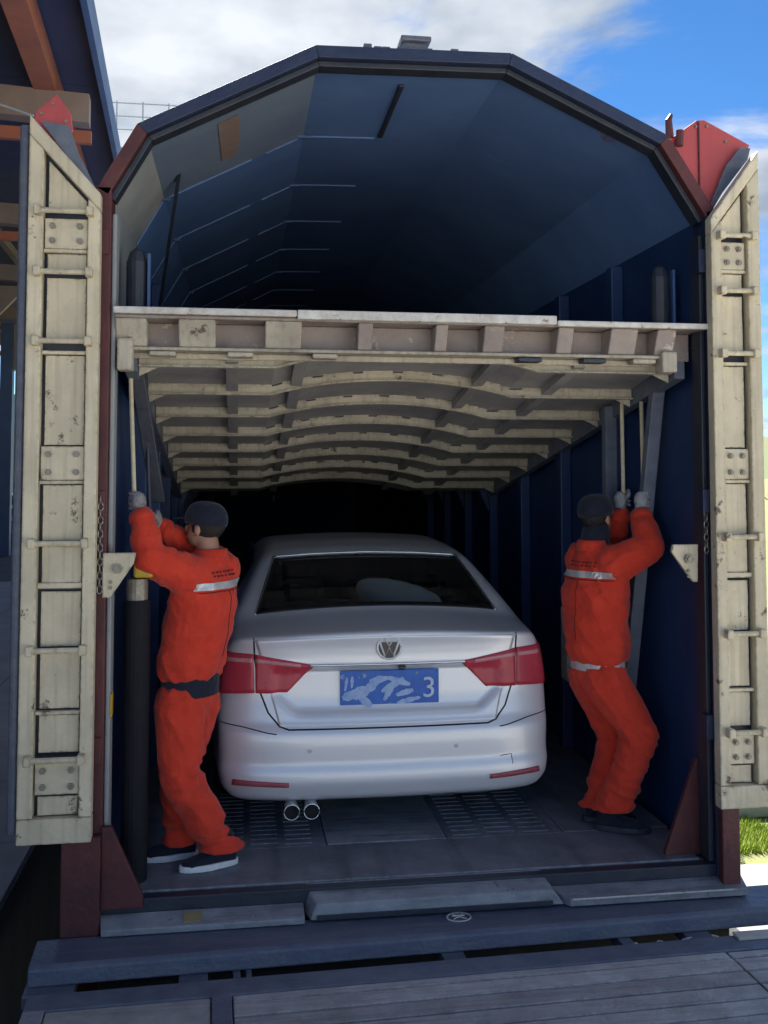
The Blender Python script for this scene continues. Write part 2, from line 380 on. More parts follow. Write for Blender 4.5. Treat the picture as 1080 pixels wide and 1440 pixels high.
# hoops and wall posts at each joint
for i in range(1, NB):
    y = ys[i]
    for k, (u0, u1) in ((0, (.1, 1)), (1, (0, .62)), (1, (.72, .98)), (2, (.02, .45))):   # pressed stiffeners left on the near slope
        (xa, za), (xb, zb) = PROF[k], PROF[k+1]
        n = Vector(((zb-za), 0, -(xb-xa))).normalized()
        a, b = Vector((xa, y-.010, za-.002)), Vector((xb, y-.010, zb-.002)); a, b = a.lerp(b, u0), a.lerp(b, u1)
        obj('roof_stiffener', prism(BM(), [a-n*.006, b-n*.006, b+n*.006, a+n*.006], (0, .016, 0)), 'blueroof', wagon)
    for s in (-1, 1):
        lo, hi = (-1.452, -1.375) if s < 0 else (1.375, 1.452)
        B('wall_post', (lo, hi, y-.05, y+.05, -.01, 3.16), 'navy', wagon, bevel=.008)
        # small triangular knee plate between post and deck
        z = 1.62-.0*i
        p = [(s*1.374, y-.006, 1.95), (s*1.20, y-.006, 1.95), (s*1.374, y-.006, 1.55)]
        if i >= 4: obj('knee_plate', prism(BM(), p, (0, .012, 0)), 'navy', wagon)
    # little pale clip where hoop meets the slope on the left
    for (cx, cz) in ((-1.30, 3.50), (-.50, 3.905)):
        B('hoop_clip', (cx-.04, cx+.04, y-.04, y-.018, cz-.038, cz-.02), 'ribpaint', wagon)
# centre seam of the roof and lining seam on the left slope
B('roof_seam', (-.06, -.035, .30, 1.1, 3.885, 3.918), 'navydark', wagon)
obj('lining_seam', prism(BM(), [(-1.20, .75, 3.555), (-1.18, .75, 3.565), (-1.40, 2.1, 2.9), (-1.42, 2.1, 2.9)], (0, .02, 0)), 'navydark', wagon).hide_render = False
B('far_end_wall', (-1.46, 1.46, LEN+.002, LEN+.06, -.15, 3.86), 'navy', wagon)
for x in (-1.36, -.18):
    B('far_glint', (x-.02, x+.02, LEN-.02, LEN, 1.34, 1.46), 'platewhite', wagon, bevel=0)  # small white plates stand in for two far glints

obj('rust_patch', prism(BM(), [(-.98, .30, 3.644-.003), (-.88, .28, 3.695-.003), (-.87, .62, 3.700-.003), (-.90, .93, 3.685-.003), (-.97, .90, 3.649-.003)], (.001, 0, -.002)), 'rustpatch', wagon)
# end arch: outer rim and inner lip
def arch(name, off0, off1, y0, y1, ks, material):
    for k in ks:
        (xa, za), (xb, zb) = PROF[k], PROF[k+1]
        def nv(i):                       # averaged normal at a corner of the profile
            ns = []
            for q in (i-1, i):
                if 0 <= q < 5:
                    (a, b), (c, d) = PROF[q], PROF[q+1]; ns.append(Vector((-(d-b), 0, c-a)).normalized())
            if len(ns) == 1: return ns[0]
            v = (ns[0]+ns[1]).normalized(); return v/max(.3, v.dot(ns[0]))
        na, nb = nv(k), nv(k+1)
        a, b = Vector((xa, y0, za)), Vector((xb, y0, zb))
        obj(name, prism(BM(), [a+na*off0, b+nb*off0, b+nb*off1, a+na*off1], (0, y1-y0, 0)), material, wagon, bevel=.004)
arch('end_arch', -.002, .058, 0, .135, (1, 2, 3), 'archnavy')
arch('end_arch_shoulder', -.002, .058, 0, .135, (0, 4), 'oxide')
arch('arch_lip', -.030, -.003, .04, .13, (0, 1, 2, 3, 4), 'navydark')
# roof fittings on the ridge
bm = box(BM(), -.115, .06, .02, .12, 3.93, 3.975); box(bm, -.09, .03, .03, .11, 3.95, 4.0); box(bm, -.10, .05, .0, .14, 4.0, 4.025)
obj('ridge_hatch', bm, 'beamblue', wagon, bevel=.005)
for x, h in ((-.26, .02), (-.21, .01), (-.17, .01), (.13, .01), (.17, .02)):
    B('ridge_lug', (x-.02, x+.02, .02, .09, 3.93, 3.96+h), 'beamblue', wagon)
bm = tube(BM(), [(1.29, .05, 3.60), (1.285, .05, 3.69), (1.30, .05, 3.72)], [.022, .018, .01]); tube(bm, [(1.34, .05, 3.56), (1.345, .05, 3.64)], .02)
obj('roof_hook', bm, 'oxide', wagon)

# corner posts and gussets
for s in (-1, 1):
    a, b = (-1.545, -1.452) if s < 0 else (1.452, 1.53)
    p = B('corner_post', (a, b, 0.0, .137, -.30, 3.22), 'oxide' if s < 0 else 'archnavy', wagon, bevel=.006)
    a, b = (-1.451, -1.43) if s < 0 else (1.425, 1.451)
    B('jamb_strip', (a, b, .03, .136, .004, 3.10), 'greywall' if s < 0 else 'navydark', wagon, bevel=.006)
obj('corner_gusset', prism(BM(), [(-1.453, -.02, .33), (-1.41, -.02, .33), (-1.27, -.02, .02), (-1.27, -.02, -.03), (-1.453, -.02, -.03)], (0, .03, 0)), 'oxide', wagon, bevel=.004)
obj('corner_gusset', prism(BM(), [(1.45, .14, .47), (1.42, .14, .47), (1.25, .14, .02), (1.25, .14, -.0), (1.45, .14, -.0)], (0, .03, 0)), 'oxide', wagon, bevel=.004)
B('post_foot', (-1.62, -1.453, -.055, -.003, -.42, .30), 'oxide', wagon, bevel=.006)
B('post_foot', (1.453, 1.545, -.055, -.003, -.12, .32), 'oxide', wagon, bevel=.006)
# pivot brackets with bolts, and the chains on the jambs
boltme = bpy.data.meshes.new('bolt')
bm = BM(); loft(bm, [((0, 0, 0), (.016, 0, 0), (0, 0, .016)), ((0, -.012, 0), (.016, 0, 0), (0, 0, .016))], 6); loft(bm, [((0, -.012, 0), (.009, 0, 0), (0, 0, .009)), ((0, -.02, 0), (.009, 0, 0), (0, 0, .009))], 8)
bmesh.ops.recalc_face_normals(bm, faces=bm.faces); bm.to_mesh(boltme); bm.free()
def bolt(p, parent, s=1.0):
    o = link('bolt', boltme, 'bolt', parent, loc=p); o.scale = (s, s, s); return o
for pts, bp in (([(-1.465, .0, 1.54), (-1.32, .0, 1.54), (-1.33, .0, 1.49), (-1.43, .0, 1.34), (-1.465, .0, 1.34)], (-1.40, -.022, 1.47)),
                ([(1.27, .06, 1.545), (1.40, .06, 1.545), (1.395, .06, 1.36), (1.37, .06, 1.36), (1.26, .06, 1.51)], (1.345, .038, 1.475))):
    br = obj('pivot_bracket', prism(BM(), pts, (0, -.022, 0)), 'cream', wagon, bevel=.003)
    bolt((bp[0], bp[1], bp[2]), br, 1.5)
    for dz in (-.06, -.085): bolt((bp[0]+(.0 if bp[0] > 0 else -.03), bp[1], bp[2]+dz), br, .6)
def chain(x, y, z0, z1):
    bm = BM(); k = 0; z = z1
    while z > z0:
        pts = [(math.cos(t)*.011, math.sin(t)*.02) for t in [2*math.pi*i/10 for i in range(11)]]
        tube(bm, [((x+a, y, z+b) if k % 2 else (x, y+a, z+b)) for a, b in pts], .0035, 5); z -= .031; k += 1
    obj('chain', bm, 'chain', wagon, smooth=True)
chain(-1.478, -.016, 1.36, 1.78)
chain(1.43, .01, 1.52, 1.80)
# lifting gear: black rams inside each jamb, struts, yellow cap
ram = obj('hydraulic_ram', loft(BM(), [((-1.335, .22, .0), (.062, 0, 0), (0, .062, 0)), ((-1.335, .22, 1.30), (.062, 0, 0), (0, .062, 0))], 20), 'black', wagon, smooth=False)
obj('ram_collar', loft(BM(), [((-1.335, .22, 1.30), (.05, 0, 0), (0, .05, 0)), ((-1.335, .22, 1.40), (.05, 0, 0), (0, .05, 0))], 16), 'bolt', ram)
obj('ram_cap', box(BM(), -1.345, -1.255, .13, .25, 1.41, 1.50), 'yellow', ram, bevel=.012)
B('yellow_mark', (-1.429, -1.423, .03, .09, .80, .90), 'yellow', wagon, bevel=0)
for x, s in ((-1.365, -1), (1.335, 1)):
    g_ = obj('deck_guide', loft(BM(), [((x, .30, 2.62), (.05, 0, 0), (0, .05, 0)), ((x, .30, 2.93), (.05, 0, 0), (0, .05, 0)), ((x, .30, 2.98), (.035, 0, 0), (0, .035, 0)), ((x, .30, 3.0), (.012, 0, 0), (0, .012, 0))], 16), 'navydark', wagon, smooth=False)
    obj('guide_strip', box(BM(), x+.055, x+.068, .26, .30, 2.66, 2.97), 'ribpaint', g_)
obj('deck_strut', hexa(BM(), [(-1.30, .5, 1.75), (-1.23, .5, 1.75), (-1.23, .56, 1.75), (-1.30, .56, 1.75), (-1.40, .3, 2.42), (-1.33, .3, 2.42), (-1.33, .36, 2.42), (-1.40, .36, 2.42)]), 'navydark', wagon, bevel=.005)
obj('deck_strut', hexa(BM(), [(1.27, .86, .1), (1.34, .86, .1), (1.34, .92, .1), (1.27, .92, .1), (1.35, .42, 2.42), (1.42, .42, 2.42), (1.42, .48, 2.42), (1.35, .48, 2.42)]), 'bluegrey', wagon, bevel=.005)
B('guide_rail', (1.30, 1.372, 1.02, 1.09, .0, 2.3), 'bluegrey', wagon, bevel=.006)
B('wall_cabinet', (1.25, 1.372, 1.62, 1.75, .55, 1.02), 'white_edge', wagon, bevel=.01)
B('wall_cabinet', (1.30, 1.372, .98, 1.10, .72, .92), 'bluegrey', wagon, bevel=.01)
for z in (1.05, 1.32): B('wall_clip', (1.33, 1.375, 1.28, 1.36, z, z+.09), 'bluegrey', wagon, bevel=.006)

# ---------------------------------------------------------------- hinged upper deck, raised at the end
deck = obj('upper_deck', box(BM(), -1.43, 1.44, 4.35, LEN-.1, 1.84, 1.90), 'deckplate', wagon, label='upper deck with its hinged cream end section raised')
SL = .177
def dz(y): return 2.44-SL*y
def arc(x):
    a = abs(x+.03)
    return 0 if a > .66 else .085*(1-(a/.66)**2)**.9
XS = [-1.34]+[-1.0, -.72]+[-.66+1.32*i/24-.03 for i in range(25)]+[.70, 1.0, 1.34]
def sweep(bm, y0, y1, lo, hi, xs=XS):     # strip under the plate following its arch
    rows = [[bm.verts.new((x, y, dz(y)+arc(x)+h)) for (y, h) in ((y0, lo), (y1, lo), (y1, hi), (y0, hi))] for x in xs]
    for a, b in zip(rows, rows[1:]):
        for i in range(4): bm.faces.new((a[i], a[(i+1) % 4], b[(i+1) % 4], b[i]))
    bm.faces.new(rows[0]); bm.faces.new(rows[-1][::-1]); return bm
for k in range(8):
    y = .20+.515*k
    obj('deck_plate', sweep(BM(), y+.006, min(4.34, y+.509), .060, .072), 'deckplate', deck)
    bm = sweep(BM(), y, y+.010, .004, .050)
    sweep(bm, y-.022, y, 0, .007)
    for j in [q for q in range(len(XS)-1) if q % 4 != 3]:      # weld blocks leave slots between rib and plate
        xa, xb = XS[j], XS[j+1]
        box(bm, xa, xb, y+.001, y+.011, dz(y)+arc((xa+xb)/2)+.046, dz(y)+arc((xa+xb)/2)+.061)
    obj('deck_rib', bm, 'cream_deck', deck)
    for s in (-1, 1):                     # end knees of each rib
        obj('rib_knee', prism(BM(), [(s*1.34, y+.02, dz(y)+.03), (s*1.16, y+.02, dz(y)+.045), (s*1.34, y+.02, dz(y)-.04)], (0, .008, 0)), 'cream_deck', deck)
for x in (-.90, -.56, .44, .84):
    z = arc(x)
    obj('deck_stringer', hexa(BM(), [(x-.03, .16, dz(.16)+z+.022), (x+.03, .16, dz(.16)+z+.022), (x+.03, 4.3, dz(4.3)+z+.022), (x-.03, 4.3, dz(4.3)+z+.022), (x-.03, .16, dz(.16)+z+.059), (x+.03, .16, dz(.16)+z+.059), (x+.03, 4.3, dz(4.3)+z+.059), (x-.03, 4.3, dz(4.3)+z+.059)]), 'deckplate', deck)
for s in (-1, 1):
    x0, x1 = (-1.40, -1.345) if s < 0 else (1.345, 1.40)
    obj('side_beam', hexa(BM(), [(x0, .16, dz(.16)-.03), (x1, .16, dz(.16)-.03), (x1, 4.3, dz(4.3)-.03), (x0, 4.3, dz(4.3)-.03), (x0, .16, dz(.16)+.12), (x1, .16, dz(.16)+.12), (x1, 4.3, dz(4.3)+.12), (x0, 4.3, dz(4.3)+.12)]), 'bluegrey', deck)
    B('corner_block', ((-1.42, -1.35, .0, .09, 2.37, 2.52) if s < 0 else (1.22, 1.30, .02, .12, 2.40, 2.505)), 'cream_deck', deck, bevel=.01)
# front edge: worn strip in three lengths, top sheet, web, flange, box brackets
for x0, x1, z0, z1 in ((-1.435, -.60, 2.628, 2.660), (-.597, .66, 2.618, 2.662), (.663, 1.45, 2.612, 2.640)):
    B('edge_strip', (x0, x1, -.035, -.003, z0, z1), 'white_edge', deck, bevel=.006)
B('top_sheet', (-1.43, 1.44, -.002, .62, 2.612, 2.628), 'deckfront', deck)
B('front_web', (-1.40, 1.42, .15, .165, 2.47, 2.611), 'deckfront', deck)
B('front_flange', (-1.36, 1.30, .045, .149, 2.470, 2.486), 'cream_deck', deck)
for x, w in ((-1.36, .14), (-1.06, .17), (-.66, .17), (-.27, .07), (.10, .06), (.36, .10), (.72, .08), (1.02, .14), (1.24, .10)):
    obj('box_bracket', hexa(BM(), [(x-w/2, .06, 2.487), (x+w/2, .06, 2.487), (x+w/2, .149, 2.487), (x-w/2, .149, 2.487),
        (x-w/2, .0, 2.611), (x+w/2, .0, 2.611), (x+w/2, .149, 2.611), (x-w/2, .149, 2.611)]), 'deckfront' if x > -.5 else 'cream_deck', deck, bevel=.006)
for x in (-1.22, -.86, -.46, .55, .88, 1.14):
    B('stop_block', (x-.06, x+.06, .05, .13, 2.445, 2.468), 'navydark' if x in (.55, .88) else 'cream_deck', deck, bevel=.006)
B('bottom_rail', (-1.36, 1.26, .135, .15, 2.44, 2.469), 'cream_deck', deck, bevel=.004)

# ---------------------------------------------------------------- end doors
def door(s):
    xi, w = (-1.49, .315) if s < 0 else (1.435, .258)
    X = lambda a: xi+s*a                   # a from the hinge side outwards
    zt = lambda a: 3.16+.34*a/w
    name = 'left' if s < 0 else 'right'
    d = obj('end_door', prism(BM(), [(X(.01), -.02, .31), (X(w-.01), -.02, .31), (X(w-.01), -.02, 3.44), (X(.01), -.02, 3.13)], (0, .02, 0)), 'navydark', wagon,
            label='folded cream end door leaf beside the platform canopy' if s < 0 else 'folded cream end door leaf under the red hood')
    def xb(a0, a1, y0, y1, z0, z1, nm, mt='cream', bev=.005):
        a, b = sorted((X(a0), X(a1))); return obj(nm, box(BM(), a, b, y0, y1, z0, z1), mt, d, bevel=bev)
    st = .065
    so_, si_ = w-st, .055
    for a0, a1, nm in ((so_, w, 'outer_stile'), (0, si_, 'inner_stile')):
        obj(nm, prism(BM(), [(X(a0), -.085, .40), (X(a1), -.085, .40), (X(a1), -.085, zt(a1)-.08), (X(a0), -.085, zt(a0)-.08)], (0, .064, 0)), 'cream', d, bevel=.006)
    xb(0, w, -.085, -.021, .29, .398, 'bottom_rail')
    obj('top_rail', prism(BM(), [(X(0), -.086, zt(0)-.079), (X(w), -.086, zt(w)-.079), (X(w), -.086, zt(w)+.01), (X(0), -.086, zt(0))], (0, .065, 0)), 'cream', d, bevel=.006)
    # recessed sheets, a dark slit left open beside the outer stile
    a0, a1 = si_+.008, so_-.018
    for z0, z1 in ((.405, .485), (.675, .835), (.865, 1.115), (1.135, 1.375), (1.415, 1.575), (1.60, 1.845), (2.025, 2.425), (2.50, 2.775), (2.81, 2.885)):
        bm = BM(); n = 6; A, Bv = X(a0), X(a1); rows = []
        for i in range(n+1):
            row = []
            for j in range(n+1):
                x = A+(Bv-A)*i/n; z = z0+(z1-z0)*j/n
                row.append(bm.verts.new((x, -.050+.006*noise.noise((x*9, z*6, s*3.0)), z)))
            rows.append(row)
        for i in range(n):
            for j in range(n): bm.faces.new((rows[i][j], rows[i+1][j], rows[i+1][j+1], rows[i][j+1]))
        ex = bmesh.ops.extrude_face_region(bm, geom=list(bm.faces))
        bmesh.ops.translate(bm, verts=[v for v in ex['geom'] if isinstance(v, bmesh.types.BMVert)], vec=(0, .012, 0))
        obj('door_sheet', bm, 'cream', d)
    obj('door_sheet', prism(BM(), [(X(a0), -.052, 3.085), (X(a1), -.052, 3.085), (X(a1), -.052, zt(a1)-.10), (X(a0), -.052, zt(a0)-.10)], (0, .012, 0)), 'cream', d, bevel=.003)
    for z in (.84, 1.39, 1.85, 2.43, 2.89):
        xb(si_+.002, so_-.002, -.066, -.03, z, z+.016 if z != 1.39 else z+.024, 'cross_rail', bev=.003)
    for z0, z1 in ((.495, .635), (1.868, 2.018), (2.908, 3.045)):
        pl = xb(si_+.002, so_-.006, -.064, -.03, z0, z1, 'bolted_plate', bev=.004)
        for a in (si_+.035, so_-.04):
            for z in (z0+.035, z1-.035): bolt((X(a), -.064, z), pl, .95)
    for z in (3.07, 2.795, 2.485, 1.59, 1.125, .655):
        r_ = obj('lashing_rod', tube(BM(), [(X(si_-.012), -.108, z), (X(so_+.02), -.108, z)], .0125, 10), 'cream', d, smooth=False)
        for a in (si_-.012, so_+.018):
            pl = obj('rod_lug', prism(BM(), [(X(a)-.016, -.13, z-.022), (X(a)+.016, -.13, z-.022), (X(a)+.016, -.13, z+.022), (X(a)-.016, -.13, z+.022)], (0, .048, 0)), 'cream', r_, bevel=.006)
    # rounded dark edge outside, and the folded second leaf behind with its red hood
    obj('edge_roll', tube(BM(), [(X(w+(.026 if s < 0 else .006)), -.03, .33), (X(w+(.026 if s < 0 else .006)), -.03, 3.47)], .025 if s < 0 else .010, 12), 'beamblue', d, smooth=False)
    if s > 0:
        hp = [(1.30, .07, 3.60), (1.445, .07, 3.705), (1.487, .07, 3.71), (1.735, .07, 3.59), (1.50, .07, 3.20), (1.44, .07, 3.30)]
        h = obj('hood', prism(BM(), hp, (0, .02, 0)), 'hood', d, bevel=.004)
        B('hood_seam', (1.450, 1.456, .060, .0685, 3.28, 3.70), 'oxide', d, bevel=0)
        obj('hood_flange', prism(BM(), [(1.47, .03, 3.21), (1.70, .03, 3.50), (1.715, .03, 3.56), (1.66, .03, 3.56), (1.58, .03, 3.46)], (0, .012, 0)), 'beamblue', d)  # flange of the red leaf; its shadow is put into the blue colour
        for x, z in ((1.44, 3.67), (1.50, 3.675), (1.60, 3.60), (1.36, 3.60)): bolt((x, .069, z), h, .5)
    else:
        h = obj('hood', prism(BM(), [(-1.83, .05, 3.50), (-1.80, .05, 3.58), (-1.714, .05, 3.66), (-1.65, .05, 3.57), (-1.64, .05, 3.49), (-1.76, .05, 3.40)], (0, .02, 0)), 'hood', d, bevel=.004)
        obj('hood_flange', prism(BM(), [(-1.78, .02, 3.52), (-1.65, .02, 3.50), (-1.61, .02, 3.38), (-1.52, .02, 3.20), (-1.55, .02, 3.22)], (0, .012, 0)), 'bluegrey', d)  # matching flange, shadow painted in as blue-grey
        for x, z in ((-1.73, 3.61), (-1.78, 3.56), (-1.67, 3.53)): bolt((x, .049, z), h, .5)
    # the second leaf behind (outer skin, red oxide) goes down the whole height
    obj('rear_leaf', prism(BM(), [(X(.02), .12, .33), (X(w+.02), .12, .33), (X(w+.02), .12, 3.40), (X(.02), .12, 3.15)], (0, .03, 0)), 'oxide', d, bevel=.004)
    for z in (.6, 1.7, 2.9): bx = xb(-.03, .03, -.012, .05, z, z+.12, 'hinge', 'oxide' if s < 0 else 'archnavy')
door(-1); door(1)

# ================================================================ RAMP
ramp = thing('loading_ramp', (0, -.8, -1.29), 'grey steel and plank loading ramp leading up to the wagon floor', 'ramp')
B('ramp_frame', (-1.66, 2.6, -6.2, -.45, -.42, -.235), 'navydark', ramp)
for x in (-1.4, .3, 2.2):
    for y in (-5.6, -.9): B('ramp_leg', (x-.08, x+.08, y-.08, y+.08, -1.285, -.421), 'navydark', ramp)
# front cross channel
B('head_channel', (-1.675, 2.6, -.45, -.318, -.30, -.202), 'bluegrey', ramp, bevel=.006)
# planks run across; steel checker plates at the left
x0s, x1s = -.86, 1.28
y = -.458; k = 0
while y > -6:
    w = .098 if k else .05
    obj('plank', box(BM(), x0s, x1s, y-w, y, -.235, -.203+random.uniform(-.002, .002)), 'plank', ramp, bevel=.004)
    obj('plank', box(BM(), x1s+.012, 2.6, y-w, y, -.235, -.205+random.uniform(-.002, .002)), 'plank', ramp, bevel=.004)
    y -= w+.010; k += 1
B('divider_strip', (-.945, -.866, -6.1, -.452, -.235, -.196), 'bluegrey', ramp, bevel=.004)
yy = -.458
for j in range(6):
    B('ramp_plate', (-1.585, -.95, yy-.93, yy, -.235, -.204), 'plank', ramp, bevel=.005); yy -= .937
B('edge_angle', (-1.672, -1.59, -6.1, -.452, -.235, -.196), 'steel', ramp, bevel=.004)
# bridge beam and its stubs over the dark gap
beam = obj('bridge_beam', prism(BM(), [(-1.69, -.02, -.118), (-1.69, -.225, -.128), (-1.69, -.245, -.14), (-1.69, -.250, -.208), (-1.69, -.02, -.208)], (4.2, 0, 0)), 'beamblue', ramp, bevel=.008)
for x, w in ((-1.60, .10), (-1.02, .06), (-.84, .015), (-.79, .012), (.1, .05), (.9, .03), (1.25, .06), (2.0, .1)):
    B('bridge_stub', (x-w, x+w, -.316, -.05, -.26, -.2095), 'beamblue', ramp, bevel=.004)
ramp.rotation_euler.z = rad(1.6)
# cast mark on the beam: ring with a rail-car sign
mk = BM()
cx_, cy_, cz_ = .165, -.108, -.1305
def beamz(yv): return -.118-.0488*(-.02-yv)+.0015
ringpts = [(cx_+.055*math.cos(t), cy_+.040*math.sin(t)) for t in [2*math.pi*i/28 for i in range(29)]]
def mark(pts, r=.0035):
    tube(mk, [(a, b, beamz(b)) for a, b in pts], r, 5)
mark(ringpts)
mark([(cx_-.03, cy_+.012), (cx_+.03, cy_+.012)]); mark([(cx_, cy_+.03), (cx_, cy_-.002)]); mark([(cx_-.032, cy_-.02), (cx_, cy_+.004), (cx_+.032, cy_-.02)]); mark([(cx_-.022, cy_+.026), (cx_-.01, cy_+.016)]); mark([(cx_+.022, cy_+.026), (cx_+.01, cy_+.016)])
obj('cast_mark', mk, 'white_edge', ramp)
# bridge plates between floor and beam
bp = thing('bridge_plate', (-1.0, 0, -.13), 'grey bridge plate with a yellow paint patch at the wagon sill', 'plate', 'bridge plates at the sill')
obj('plate', hexa(BM(), [(-1.44, -.09, -.115), (-.555, -.09, -.115), (-.555, .018, -.115), (-1.46, .018, -.115), (-1.44, -.09, -.088), (-.555, -.09, -.088), (-.555, .018, -.062), (-1.46, .018, -.062)]), 'steel', bp, bevel=.005)
bm = BM(); pts = []
for i in range(22):
    t = 2*math.pi*i/22; r = (1+.45*noise.noise((math.cos(t)*2, math.sin(t)*2, 4)))/max(abs(math.cos(t)), abs(math.sin(t)))*.85
    x, y_ = -1.05+.05*r*math.cos(t), -.035+.04*r*math.sin(t); pts.append((x, y_, -.0848+(y_+.09)*.2407+.0012+.0))
prism(bm, pts, (0, 0, -.004)); obj('paint_patch', bm, 'fadedyellow', bp)
bp = thing('bridge_plate', (.05, 0, -.13), 'thick sloping bridge plate raised between the two flat ones at the sill', 'plate', 'bridge plates at the sill')
obj('plate', hexa(BM(), [(-.53, -.075, -.108), (.66, -.075, -.108), (.60, .018, -.108), (-.55, .018, -.108), (-.50, -.062, -.042), (.60, -.062, -.042), (.585, .078, -.001), (-.545, .078, -.001)]), 'steel', bp, bevel=.006)
B('plate_lip', (-.50, .60, -.080, -.0755, -.108, -.085), 'navydark', bp)
bp = thing('bridge_plate', (1.1, 0, -.13), 'grey bridge plate with bare worn edge beside the raised centre plate', 'plate', 'bridge plates at the sill')
obj('plate', hexa(BM(), [(.68, -.09, -.115), (1.56, -.09, -.115), (1.58, .018, -.115), (.61, .018, -.115), (.68, -.09, -.080), (1.56, -.09, -.080), (1.58, .018, -.058), (.61, .018, -.058)]), 'steel', bp, bevel=.005)
obj('worn_edge', tube(BM(), [(.69, -.092, -.081), (1.0, -.092, -.081), (1.5, -.092, -.081)], .004, 6), 'white_edge', bp)
# litter in the gap: crushed white cups and paper scraps on the ballast side
for i, (x, y_, lb) in enumerate(((1.16, -.262, 'largest crumpled white paper scrap in the gap below the bridge beam'), (1.30, -.258, 'white paper scrap in the gap, next to the thin white board'), (1.05, -.265, 'small paper scrap in the gap beside the largest scrap'), (.92, -.268, 'small paper scrap in the gap, farthest from the white board'))):
    bm = BM(); ball(bm, (x, y_, -.235), .035, (1.2, .5, .6), sub=2)
    for v in bm.verts: v.co += Vector([.018*noise.noise(v.co*40+Vector((a*7, i, 0))) for a in range(3)])
    tag(obj('paper_scrap', bm, 'white_edge'), lb, 'paper', 'scraps in the ramp gap')
tag(obj('white_board', box(BM(), 1.38, 1.95, -.34, -.275, -.2015, -.188), 'palecon', bevel=.003), 'thin white board lying on the ramp edge behind the planks', 'board')

# ================================================================ CAR
def smax(a, b, k):
    m_ = np.maximum(a, b); return m_+k*np.log(np.exp((a-m_)/k)+np.exp((b-m_)/k))
def sstep(a, b, x):
    t = np.clip((x-a)/(b-a), 0, 1); return t*t*(3-2*t)
def pl(xs_, ys_):                          # smoothed piecewise-linear curve
    g_ = np.linspace(xs_[0], xs_[-1], 600); v = np.interp(g_, xs_, ys_)
    kk = np.hanning(25); kk /= kk.sum(); v = np.convolve(np.pad(v, 12, mode='edge'), kk, 'valid')
    return lambda q: np.interp(q, g_, v)
YRc = pl([.10, .19, .23, .30, .315, .365, .40, .50, .56, .60, .72, .84, .93, .985, 1.02, 1.045, 1.07, 1.2, 1.5],
         [.25, .10, .022, .002, .0, .004, .017, .018, .024, .052, .075, .085, .092, .088, .080, .070, .068, .2, .5])
ZTc = pl([0, .07, .10, .48, .54, .70, 1.08, 1.20, 1.5, 2.0, 2.5, 2.75, 3.5, 4.3, 4.62],
         [1.055, 1.058, 1.064, 1.115, 1.135, 1.225, 1.405, 1.43, 1.455, 1.465, 1.44, 1.39, 1.02, .86, .70])
HZc = pl([.1, .19, .28, .36, .42, .62, .78, .92, 1.02, 1.12, 1.30, 1.40, 1.50],
         [.70, .80, .88, .895, .89, .897, .893, .87, .835, .775, .665, .60, .53])
def carF(x, y, z):
    ax = np.abs(x)
    hy = 1-.075*np.clip((1.25-y)/1.25, 0, 1)**2-.07*np.clip((y-3.3)/1.3, 0, 1)**2
    side = ax-HZc(z)*hy
    u = ax/.86
    rec = .030*sstep(.0, .045, .90-z)*sstep(.0, .05, (z-.625))*sstep(0, .06, (.60-np.clip((.74-z)*1.15, 0, .2))-ax)
    rear = YRc(z)+.055*u**2+.075*np.clip(u-.55, 0, 1)**2/.2+rec-y
    top = z-(ZTc(y)-.030*(ax/.6)**2)
    front = y-4.58+.12*u**2
    bot = .19-z
    f_ = smax(rear, top, .012)
    f_ = smax(f_, side, .022)
    f_ = smax(f_, front, .08)
    return smax(f_, bot, .02)
def carsurf_y(x, z):                       # y of the surface met from behind
    x, z = np.asarray(x, float), np.asarray(z, float)
    lo = np.full(x.shape, -.4); hi = lo.copy(); found = np.zeros(x.shape, bool)
    for t in np.arange(-.4, 1.9, .02):
        ins = (carF(x, np.full(x.shape, t), z) < 0) & ~found
        hi = np.where(ins, t, hi); lo = np.where(ins, t-.02, lo); found |= ins
    for _ in range(22):
        mid = (lo+hi)/2; c_ = carF(x, mid, z) < 0
        hi = np.where(c_, mid, hi); lo = np.where(c_, lo, mid)
    return np.where(found, hi, 1.2)
def carnormal(p):
    e = 1e-3; x, y, z = p
    g_ = np.array([float(carF(np.array(x+a), np.array(y+b), np.array(z+c))-carF(np.array(x-a), np.array(y-b), np.array(z-c))) for a, b, c in ((e, 0, 0), (0, e, 0), (0, 0, e))])
    return Vector(g_).normalized()

WIN = [(-.655, 1.135), (.655, 1.135), (.545, 1.392), (-.545, 1.392)]   # rear window corners (x, z)
def in_win(x, z, d):
    t = (z-1.135)/(1.392-1.135); zb = 1.135-.035*(x/.655)**2; ztp = 1.392-.025*(x/.545)**2
    return (abs(x) < .655-.11*t-d) & (z > zb+d) & (z < ztp-d)

